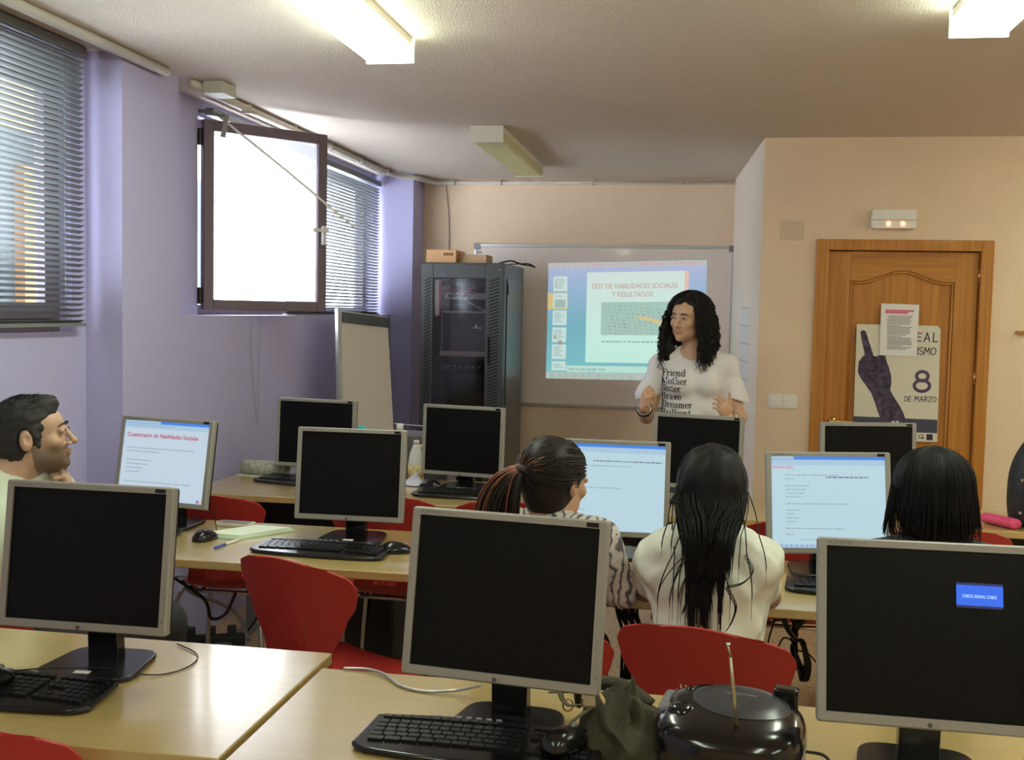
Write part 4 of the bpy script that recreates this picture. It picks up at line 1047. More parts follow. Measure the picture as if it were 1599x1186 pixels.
b = B(); b.span((.004, 0, .06), (g0, .03, RZ - .01)); b.span((g1, 0, .06), (W_ - .004, .03, RZ - .01)); b.span((g0, 0, gz1), (g1, .03, RZ - .01)); b.span((g0, 0, .06), (g1, .03, gz0))
b.build('door_frame', M['rack'], d_, bevel=.004)
m = mat('rack_glass', (.02, .02, .022), .05); nt = m.node_tree; nt.nodes.remove(nt.nodes['Principled BSDF']); t1 = nt.nodes.new('ShaderNodeBsdfTransparent'); t1.inputs[0].default_value = (.75, .75, .78, 1); t2 = nt.nodes.new('ShaderNodeBsdfGlossy'); t2.inputs['Roughness'].default_value = .08; mx = nt.nodes.new('ShaderNodeMixShader'); mx.inputs[0].default_value = .06
nt.links.new(t1.outputs[0], mx.inputs[1]); nt.links.new(t2.outputs[0], mx.inputs[2]); nt.links.new(mx.outputs[0], nt.nodes['Material Output'].inputs[0])
B().span((g0, .012, gz0), (g1, .016, gz1)).build('glass', m, d_)
perf = mat('perf_black', (.003, .003, .003), .9)
for (xa, xb) in ((lx(664), lx(674)), (lx(764), lx(780))):
    b = B()
    z = .25
    while z < gz1:
        b.add([(xa, -.0006, z), (xa + .003, -.0006, z - .006), (xb, -.0006, z + .018), (xb - .003, -.0006, z + .024)], [(0, 1, 2, 3)]); z += .022
    b.build('perforated_strip', perf, d_, fix=False)
B().box((lx(765), -.006, rz(545)), (.012, .01, .18)).build('door_lock', M['black'], d_, bevel=.003)
B().cyl((W_ - .03, -.003, RZ - .045), (W_ - .03, .0, RZ - .045), .005, 10).build('screw', M['chrome'], d_)
B().box((lx(692), -.001, rz(429)), (.035, .001, .012)).build('maker_badge', mat('badge_blue', (.04, .10, .2), .5), d_)
b = B(); b.span((.03, .10, .1), (.06, .14, RZ - .06)); b.span((W_ - .06, .10, .1), (W_ - .03, .14, RZ - .06)); b.build('mounting_rails', M['rack'], r)
b = B().span((g0 + .012, .02, rz(493)), (g0 + .035, .05, rz(437))); b.build('red_white_folder', mat('folder_pale', (.60, .50, .48), .6), r)
B().span((g0 + .035, .02, rz(493)), (g0 + .043, .05, rz(437))).build('folder_edge', mat('folder_red', (.55, .05, .08), .6), r)
cm_ = mat('patch_red', (.30, .03, .09), .5); b = B(); rn = random.Random(7)
for k in range(16): 
    x = g0 + .05 + rn.uniform(0, .25); b.tube(smooth_path([(x, .09, rz(448) + rn.uniform(-.01, .03)), (x + .03, .06, rz(452)), (x - .02 + rn.uniform(-.05, .05), .07, rz(460)), (x - .04, .09, rz(466))], 4), .0035, 5)
b.build('patch_cables', cm_, r, smooth=True)
B().span((g0 + .04, .09, rz(446)), (g1 - .02, .12, rz(437))).build('patch_panel', mat('panel_dark', (.05, .05, .06), .5), r)
B().span((g0 + .06, .08, rz(466)), (g1, .25, rz(456))).build('network_switch', mat('switch_grey', (.32, .32, .34), .5), r, bevel=.003)
b = B()
for k in range(12): b.box((g0 + .09 + k * .012, .079, rz(461)), (.008, .002, .012))
b.build('ports', M['rackdark'], r)
tan = mat('shelf_tan', (.36, .30, .25), .6)
B().span((g0 + .05, .06, rz(488)), (g1, .5, rz(485))).build('shelf', tan, r)
B().span((g0 + .04, .05, rz(556)), (g1, .5, rz(548))).build('shelf', tan, r)
B().span((g0 + .045, .055, rz(552)), (g0 + .058, .5, rz(486))).build('shelf_upright', mat('upright_grey', (.12, .13, .14), .5), r)
B().tube([(g0 + .19, .07, rz(466)), (g1 - .01, .07, rz(485))], .007, 6).build('cable_arm', tan, r)
B().span((g0 + .10, .08, rz(548)), (g1 - .01, .45, rz(489))).build('server_unit', mat('server_dark', (.045, .045, .05), .45), r, bevel=.004)
b = B(); g = text_geo('Systems', .018); b.add([(x + lx(737), .0785, y + rz(512)) for x, y, z in g[0]], g[1]).build('server_lettering', M['paper'], r, fix=False) if False else B().box((lx(743), .079, rz(511)), (.055, .001, .006)).box((lx(741), .079, rz(508)), (.012, .001, .014)).build('server_lettering', M['paper'], r)
b = B(); 
for k in range(6): b.box((g0 + .10 + k * .042, .06, rz(572)), (.012, .01, .006))
b.build('indicator_lights', mat('indicator', (.4, .42, .42), .5), r)
B().span((g0 + .04, .07, rz(578)), (g1 - .01, .4, rz(569))).build('disk_unit', M['rackdark'], r)
B().span((g0 + .12, .09, .2), (g1 - .02, .4, rz(582))).build('power_unit', M['rackdark'], r, bevel=.005)
r = empty('cardboard_box', (-1.685, 7.20, RZ), .0, label='brown cardboard box standing on top of the server cabinet', cat='box')
b = B().span((-.13, -.09, 0), (.075, .20, .088)); b.build('carton', M['card'], r, bevel=.002)
B().prism([(-.13, .086), (.075, .086), (.24, .055), (.20, .05)], .0, .002).build('flap', M['card'], r) if False else B().span((.08, -.02, 0), (.27, .2, .062)).build('side_carton', mat('cardboard_dull', (.50, .33, .20), .8), r, bevel=.002)  # second carton in a darker, duller brown
b = B()
for k in range(4): b.span((-.01 + k * .017, -.0915, .050), (.002 + k * .017, -.0905, .068))
b.build('printed_symbols', mat('carton_print', (.10, .05, .02), .8), r)
o = B().tube(smooth_path([(-1.33, 7.2, RZ + .006), (-1.26, 7.25, RZ + .025), (-1.20, 7.3, RZ + .008), (-1.13, 7.3, RZ - .003), (-1.10, 7.3, RZ - .015)]), .006, 6).tube(smooth_path([(-1.30, 7.3, RZ + .004), (-1.22, 7.35, RZ + .01), (-1.15, 7.32, RZ + .012), (-1.10, 7.3, RZ - .012)]), .004, 6).build('loose_cable', M['black'], None, smooth=True); tag(o, 'black cable ends poking over the edge of the server cabinet', 'cable')

# ------------------------------------------------------------------ flip chart
r = empty('flip_chart', (-1.98, 6.3, 0), label='white flip chart on an easel beside the server cabinet', cat='flip chart')
O = Vector((-1.98, 6.3, 0))
TL, TR, BR_, BL = ony(528, 484, 6.05) - O, ony(605, 494, 6.6) - O, ony(618, 735, 6.5) - O, ony(533, 735, 5.95) - O
nrm = (TR - TL).cross(BL - TL).normalized()
if nrm.y > 0: nrm = -nrm
def slab(b, a, b2, c, d, off, th): 
    o1 = nrm * off; o2 = nrm * (off - th); v = [p + o1 for p in (a, b2, c, d)] + [p + o2 for p in (a, b2, c, d)]
    return b.add(v, [(0, 1, 2, 3), (7, 6, 5, 4), (0, 4, 5, 1), (1, 5, 6, 2), (2, 6, 7, 3), (3, 7, 4, 0)])
slab(B(), TL, TR, BR_, BL, 0, .012).build('board', mat('easel_board', (.62, .58, .52), .5), r)
def lerp4(u, v): return (TL * (1 - u) + TR * u) * (1 - v) + (BL * (1 - u) + BR_ * u) * v
slab(B(), lerp4(.04, .02), lerp4(.97, .02), lerp4(.985, .97), lerp4(.04, .97), .006, .005).build('paper_pad', mat('pad_paper', (.66, .60, .54), .8), r)
slab(B(), lerp4(.05, .01), lerp4(.99, .01), lerp4(.99, .075), lerp4(.05, .075), .016, .010).build('clamp_bar', mat('clamp_dark', (.07, .085, .10), .4), r)
slab(B(), lerp4(-.03, -.01), lerp4(.02, -.01), lerp4(.02, 1.0), lerp4(-.03, 1.0), .008, .02).build('edge_profile', M['alu'], r)
for pa, pb in ((lerp4(.1, .9), Vector((-.10, -.45, 0))), (lerp4(.9, .9), Vector((.20, .10, 0))), (lerp4(.5, .05) - nrm * .02, Vector((-.12, .3, 0)))):
    B().tube([pa - nrm * .03, pb], .012, 8).build('leg', M['greymetal'], r, smooth=True)
B().tube([ony(612, 661, 6.48) - O, ony(660, 665, 6.5) - O], .005, 6).build('pen_tray', M['alu'], r)
# ------------------------------------------------------------------ people: one continuous surface per body
def A(*v): return np.array(v, dtype=np.float64)
def ell(c, r, Rm=None):
    c = A(*c); r = A(*r)
    def f(P):
        q_ = P - c
        if Rm is not None: q_ = q_ @ Rm        # columns of Rm are the local axes
        k0 = np.sqrt(((q_ / r) ** 2).sum(1)); k1 = np.sqrt(((q_ / (r * r)) ** 2).sum(1)) + 1e-9
        return k0 * (k0 - 1) / k1
    return f
def seg(a, b, ra, rb=None, flat=None):
    a = A(*a); b = A(*b); rb = ra if rb is None else rb
    ab = b - a; L2 = (ab * ab).sum() + 1e-12
    def f(P):
        t_ = np.clip(((P - a) @ ab) / L2, 0, 1); d_ = P - a - t_[:, None] * ab
        return np.sqrt((d_ * d_).sum(1)) - (ra + (rb - ra) * t_)
    return f
def smin(a, b, k):
    h = np.clip(.5 + .5 * (b - a) / k, 0, 1); return b * (1 - h) + a * h - k * h * (1 - h)
def smax(a, b, k): return -smin(-a, -b, k)
class Sdf:
    def __init__(s): s.ops = []
    def u(s, f, k=.015): s.ops.append(('u', f, k)); return s
    def cut(s, f, k=.008): s.ops.append(('c', f, k)); return s
    def keep(s, f, k=.004): s.ops.append(('k', f, k)); return s
    def __call__(s, P):
        d_ = None
        for o_, f, k in s.ops:
            v = f(P)
            if d_ is None: d_ = v
            elif o_ == 'u': d_ = smin(d_, v, k)
            elif o_ == 'c': d_ = smax(d_, -v, k)
            else: d_ = smax(d_, v, k)
        return d_
def plane(p, n):
    p = A(*p); n = A(*n) / np.linalg.norm(n)
    return lambda P: (P - p) @ n
def axis_grid(lo, hi, h, fine=None):
    xs = [lo]
    while xs[-1] < hi:
        x = xs[-1]; hh = h
        if fine and fine[0] <= x <= fine[1]: hh = fine[2]
        xs.append(x + hh)
    return np.array(xs)
def surface(F, xs, ys, zs, blk=6):
    """samples F near its surface only, then surface nets on the (possibly uneven) grid"""
    nx, ny, nz = len(xs), len(ys), len(zs)
    V = np.full((nx, ny, nz), 1.0)
    bi = [np.arange(0, n - 1, blk) for n in (nx, ny, nz)]
    I, J, K = np.meshgrid(*bi, indexing='ij'); I, J, K = I.ravel(), J.ravel(), K.ravel()
    def cen(ax, i): j = np.minimum(i + blk, len(ax) - 1); return (ax[i] + ax[j]) / 2, (ax[j] - ax[i]) / 2
    (cx, hx), (cy, hy), (cz, hz) = cen(xs, I), cen(ys, J), cen(zs, K)
    dc = F(np.stack([cx, cy, cz], 1)); rad = np.sqrt(hx ** 2 + hy ** 2 + hz ** 2)
    ins = dc < 0; near = np.abs(dc) < rad * 1.7 + .012
    for i, j, k in zip(I[ins], J[ins], K[ins]): V[i:i + blk + 1, j:j + blk + 1, k:k + blk + 1] = -1
    mask = np.zeros(V.shape, bool)
    for i, j, k in zip(I[near], J[near], K[near]): mask[i:i + blk + 1, j:j + blk + 1, k:k + blk + 1] = True
    idx = np.argwhere(mask); P = np.stack([xs[idx[:, 0]], ys[idx[:, 1]], zs[idx[:, 2]]], 1)
    V[mask] = np.concatenate([F(P[s_:s_ + 200000]) for s_ in range(0, len(P), 200000)])
    S = V < 0
    c8 = [S[a:nx - 1 + a, b_:ny - 1 + b_, c:nz - 1 + c] for a in (0, 1) for b_ in (0, 1) for c in (0, 1)]
    cnt = sum(c.astype(np.int8) for c in c8); act = (cnt > 0) & (cnt < 8)
    ids = np.full(act.shape, -1, int); ci = np.argwhere(act); ids[act] = np.arange(len(ci))
    acc = np.zeros((len(ci), 3)); num = np.zeros(len(ci))
    ax = (xs, ys, zs)
    for d_ in range(3):
        o1, o2 = [o for o in range(3) if o != d_]
        for a in (0, 1):
            for b_ in (0, 1):
                p0 = ci.copy(); p0[:, o1] += a; p0[:, o2] += b_; p1 = p0.copy(); p1[:, d_] += 1
                v0 = V[p0[:, 0], p0[:, 1], p0[:, 2]]; v1 = V[p1[:, 0], p1[:, 1], p1[:, 2]]
                cr = (v0 < 0) != (v1 < 0); t_ = np.where(cr, v0 / np.where(v0 - v1 == 0, 1, v0 - v1), 0)
                q_ = np.stack([ax[m][p0[:, m]] for m in range(3)], 1); q_[:, d_] += t_ * (ax[d_][p1[:, d_]] - ax[d_][p0[:, d_]])
                acc[cr] += q_[cr]; num[cr] += 1
    verts = acc / num[:, None]; faces = []
    for d_ in range(3):
        o1, o2 = [o for o in range(3) if o != d_]
        sl0 = [slice(None)] * 3; sl1 = [slice(None)] * 3; sl0[d_] = slice(0, -1); sl1[d_] = slice(1, None)
        a_, b_ = S[tuple(sl0)], S[tuple(sl1)]; e = np.argwhere(a_ != b_)
        ok = (e[:, o1] > 0) & (e[:, o2] > 0) & (e[:, o1] < V.shape[o1] - 1) & (e[:, o2] < V.shape[o2] - 1); e = e[ok]
        flip = a_[e[:, 0], e[:, 1], e[:, 2]]
        def g(d1, d2): q_ = e.copy(); q_[:, o1] += d1; q_[:, o2] += d2; return ids[q_[:, 0], q_[:, 1], q_[:, 2]]
        qd = np.stack([g(-1, -1), g(0, -1), g(0, 0), g(-1, 0)], 1)
        if d_ == 1: flip = ~flip
        qd[~flip] = qd[~flip][:, ::-1]; faces.append(qd)
    fc = np.concatenate(faces); fc = fc[(fc >= 0).all(1)]
    return verts, fc
def np_mesh(name, v, f, m, parent=None, cols=None, smooth=True):
    me = bpy.data.meshes.new(name); me.vertices.add(len(v)); me.vertices.foreach_set('co', v.astype(np.float32).ravel())
    k = f.shape[1]; me.loops.add(f.size); me.loops.foreach_set('vertex_index', f.ravel().astype(np.int32))
    me.polygons.add(len(f)); me.polygons.foreach_set('loop_start', np.arange(0, f.size, k, dtype=np.int32)); me.polygons.foreach_set('loop_total', np.full(len(f), k, np.int32))
    me.update(); me.validate(); me.materials.append(m)
    if smooth: me.shade_smooth()
    if cols is not None:
        a = me.color_attributes.new('Col', 'FLOAT_COLOR', 'POINT'); c4 = np.ones((len(v), 4), np.float32); c4[:, :3] = cols; a.data.foreach_set('color', c4.ravel())
    o = bpy.data.objects.new(name, me); C.objects.link(o)
    if parent: o.parent = parent
    return o
def rot(yaw=0, pitch=0, roll=0):
    """columns: person's right, forward, up. yaw 0 faces +Y; positive yaw turns left (ccw from above); pitch>0 looks up"""
    return np.array(Matrix.Rotation(yaw, 3, 'Z') @ Matrix.Rotation(pitch, 3, 'X') @ Matrix.Rotation(roll, 3, 'Y'))
def head_sdf(S_, c, Q, s=1.0, nose=1.0, ears=True, chin=1.0):
    c = A(*c); T = lambda p: c + Q @ (A(*p) * s); rr = lambda r_: A(*r_) * s
    E = lambda p, r_, k: S_.u(ell(T(p), rr(r_), Q), k * s)
    E((0, -.014, .032), (.074, .093, .083), .02)
    E((0, .030, -.030), (.056, .062, .078), .03)
    E((0, .045, .035), (.058, .045, .045), .02)
    E((0, .050, -.075), (.034, .036, .034), .02)
    E((0, .078, -.093 * chin), (.018, .016, .016), .018)
    for m in (-1, 1):
        E((m * .040, .062, -.022), (.022, .022, .020), .018)
        E((m * .045, .018, -.065), (.018, .035, .026), .02)
        S_.cut(ell(T((m * .031, .103, .010)), rr((.017, .014, .012)), Q), .012 * s)
    S_.u(seg(T((0, .090, .014)), T((0, .094 + .020 * nose, -.028)), .0065 * s, .0095 * s), .010 * s)
    E((0, .094 + .020 * nose, -.031), (.010, .010, .008), .006)
    for m in (-1, 1): E((m * .012, .098, -.034), (.0075, .009, .0065), .006)
    E((0, .0945, -.056), (.022, .009, .0055), .006); E((0, .0925, -.066), (.018, .009, .006), .006)
    for m in (-1, 1): E((m * .031, .088, .010), (.0175, .0115, .0105), .003)
    if ears:
        for m in (-1, 1):
            S_.u(ell(T((m * .078, -.008, -.004)), rr((.011, .019, .032)), Q @ rot(m * .35, 0, 0)), .006 * s)
            S_.cut(ell(T((m * .091, -.001, .002)), rr((.012, .011, .019)), Q), .004 * s)
    return T
def hand_sdf(S_, w_, Q, thumb=1, curls=(.5, .5, .5, .5), thumb_curl=.3, s=1.0, spread=.03):
    """w_ wrist; Q columns: toward thumb side (x), toward the fingers (y), back of the hand (z)"""
    w_ = A(*w_); T = lambda p: w_ + Q @ (A(p[0] * thumb, p[1], p[2]) * s)
    S_.u(ell(T((0, .045, 0)), A(.040, .052, .015) * s, Q), .012); S_.u(seg(T((.028, .035, -.004)), T((-.028, .03, -.004)), .014 * s, .014 * s), .01)
    for i, (bx, L_, r_) in enumerate(((.030, .072, .0088), (.010, .080, .0090), (-.010, .075, .0086), (-.029, .058, .0078))):
        p = A(bx, .083 - .004 * abs(i - 1.2), 0); ang = 0; sp_ = (1.2 - i) * spread
        for j, fr in enumerate((.45, .31, .24)):
            ang += curls[i] * (1.0, 1.15, .8)[j]
            dv = A(math.sin(sp_) * math.cos(ang * .5), math.cos(ang), -math.sin(ang)); dv /= np.linalg.norm(dv)
            p2 = p + dv * L_ * fr; S_.u(seg(T(p), T(p2), r_ * s * (1 - .08 * j), r_ * s * (1 - .08 * (j + 1))), .004 if j else .007); p = p2
    p = A(.026, .022, -.008); dv = A(.72, .62, -.30)
    for j, (L_, r_) in enumerate(((.042, .0125), (.032, .0105), (.026, .0092))):
        dv = dv / np.linalg.norm(dv); p2 = p + dv * L_; S_.u(seg(T(p), T(p2), r_ * s, r_ * .92 * s), .008 if j == 0 else .004); p = p2; dv = dv + A(-thumb_curl * .7, .25, -thumb_curl)
def limbs(S_, J, s=1.0, legs=True, fem=1):
    for m in ('L', 'R'):
        S_.u(seg(J['sh' + m], J['el' + m], .046 * s, .037 * s), .02); S_.u(seg(J['el' + m], J['wr' + m], .038 * s, .025 * s), .012)
        if legs:
            S_.u(seg(J['hip' + m], J['kn' + m], .085 * s, .058 * s), .03); S_.u(seg(J['kn' + m], J['an' + m], .056 * s, .038 * s), .02)
            a_ = A(*J['an' + m]); t_ = A(*J['toe' + m]); S_.u(seg(a_ + A(0, 0, -.03), t_, .036 * s, .028 * s), .02)
def torso(S_, J, Q, s=1.0, off=0.0, fem=True):
    pe, wa, che, ne = (A(*J[k]) for k in ('pelvis', 'waist', 'chest', 'neck'))
    r = lambda a, b, c: A(a * s + off, b * s + off, c * s + off)
    S_.u(ell(pe, r(.165, .118, .115), Q), .05); S_.u(ell(wa, r(.128 if fem else .145, .092, .13), Q), .07); S_.u(ell(che, r(.148 if fem else .17, .102, .145), Q), .06)
    if fem:
        for m in (-1, 1): S_.u(ell(che + Q @ A(m * .068, .085, -.015) * s, r(.052, .045, .052), Q), .035)
    S_.u(seg(J['shL'], J['shR'], .048 * s + off, .048 * s + off), .05)
    for m in ('L', 'R'): S_.u(seg(ne, A(*J['sh' + m]), .040 * s + off, .044 * s + off), .04)
BONES_PAD = .12
def bounds(J, pad=.16):
    P = np.array([A(*v) for v in J.values()]); return P.min(0) - pad, P.max(0) + pad
def hair_strands(name, T, parent, m, n, seed, rad, path, sides=4):
    rn = random.Random(seed); vs = []; fs = []
    for k in range(n):
        pts = path(rn, k)
        if pts is None: continue
        P = [A(*p) for p in pts]; L_ = len(P); o = len(vs); prev = None
        for i, p in enumerate(P):
            t_ = P[min(i + 1, L_ - 1)] - P[max(i - 1, 0)]; t_ = t_ / (np.linalg.norm(t_) + 1e-9)
            a = A(.3, 1, .2) if prev is None else prev
            u = a - t_ * (a @ t_); u /= np.linalg.norm(u) + 1e-9; prev = u; w_ = np.cross(t_, u)
            r_ = rad * (1.0 if 0 < i < L_ - 3 else .35)
            for j in range(sides):
                an = 2 * PI * j / sides; vs.append(p + (u * math.cos(an) + w_ * math.sin(an)) * r_)
        for i in range(L_ - 1):
            for j in range(sides): fs.append((o + i * sides + j, o + i * sides + (j + 1) % sides, o + (i + 1) * sides + (j + 1) % sides, o + (i + 1) * sides + j))
    return np_mesh(name, np.array(vs), np.array(fs), m, parent)
def eyes_brows(parent, T, Q, s, iris=(.05, .025, .015), brow=(.02, .013, .01), look=(0, 0), lash=True):
    w_ = mat('eye_white', (.70, .66, .62), .25); im = mat('iris', iris, .2); bm_ = mat('brow', brow, .8)
    Mq = Matrix([list(r_) for r_ in Q]).to_4x4()
    for m_ in (-1, 1):
        c = T((m_ * .031, .0895, .0085)); b = B(); b.T = Matrix.Translation(Vector(c)) @ Mq
        b.lathe([(.001, -.0105 * s)] + [(.0108 * s * math.cos(a), .0108 * s * math.sin(a)) for a in np.linspace(-1.4, 1.4, 11)] + [(.001, .0105 * s)], n=16)
        b.build('eyeball', w_, parent, smooth=True)
        d_ = Vector((look[0], 1, look[1])).normalized() * .0098 * s
        b = B(); b.T = Matrix.Translation(Vector(c)) @ Mq; b.tube([d_, d_ * 1.13], .0052 * s, 12); b.build('iris', im, parent)
        b = B(); b.tube([T((m_ * .013, .099, .0255)), T((m_ * .024, .101, .030)), T((m_ * .038, .094, .030)), T((m_ * .049, .081, .023))], [.0022 * s, .0032 * s, .0028 * s, .0012 * s], 6); b.build('eyebrow', bm_, parent, smooth=True)
        if not lash: continue
        b = B(); b.tube([T((m_ * .0175, .0925, .012)), T((m_ * .024, .1005, .0175)), T((m_ * .033, .1008, .0185)), T((m_ * .044, .090, .0125))], [.0008 * s, .0014 * s, .0014 * s, .0009 * s], 5); b.build('eyelash', bm_, parent, smooth=True)
SKIN_F = (.58, .34, .22)
skinm = vcol('skin', .5, sub=.12)
def skin_cols(v, T, Q, c, s, base, beard=0.0, tone=None):
    cols = np.tile(A(*base), (len(v), 1)); q_ = ((v - A(*c)) @ Q) / s
    lip = np.exp(-(((q_[:, 0]) / .021) ** 4 + ((q_[:, 2] + .061) / .0095) ** 4)) * (q_[:, 1] > .08); cols = cols * (1 - lip[:, None] * .75) + A(.46, .17, .14) * lip[:, None] * .75
    ch = np.zeros(len(v))
    for m_ in (-1, 1): ch += np.exp(-(((q_[:, 0] - m_ * .042) / .02) ** 2 + ((q_[:, 2] + .02) / .018) ** 2)) * (q_[:, 1] > .03)
    cols = cols * (1 - ch[:, None] * .25) + A(base[0] * 1.02, base[1] * .78, base[2] * .78) * ch[:, None] * .25
    if beard:
        zone = 1 / (1 + np.exp((q_[:, 2] + .040 + .25 * np.clip(.055 - np.abs(q_[:, 0]) - .02, -.02, .02)) / .006)) * (q_[:, 1] > .0) * (1 / (1 + np.exp((-.125 - q_[:, 2]) / .004)))
        must = np.exp(-(((q_[:, 0]) / .024) ** 4 + ((q_[:, 2] + .047) / .006) ** 4)) * (q_[:, 1] > .08)
        z_ = np.clip(zone + must, 0, 1) * (1 - lip) * beard; cols = cols * (1 - z_[:, None]) + A(.035, .026, .02) * z_[:, None]
    return cols

def cloth_noise(amp, freq, seed=0):
    rg = np.random.RandomState(seed); K = rg.normal(size=(7, 3)) * freq; ph = rg.uniform(0, 6.28, 7)
    def f(P): 
        v = np.zeros(len(P))
        for k, p in zip(K, ph): v += np.sin(P @ k + p + 1.3 * np.sin(P @ k[::-1] * .7 + p))
        return v * amp / 3
    return f
def garment(name, parts, J, m, parent, h=.009, keep=(), cut=(), noise=None, bnd=None, cols=None, kk=.004):
    S_ = Sdf(); parts(S_)
    def F(P):
        d_ = S_(P)
        if noise: d_ = d_ + noise(P)
        for f in keep: d_ = smax(d_, f(P), kk)
        for f in cut: d_ = smax(d_, -f(P), kk)
        return d_
    lo, hi = bnd
    v, f = surface(F, axis_grid(lo[0], hi[0], h), axis_grid(lo[1], hi[1], h), axis_grid(lo[2], hi[2], h))
    return np_mesh(name, v, f, m, parent, None if cols is None else cols(v))

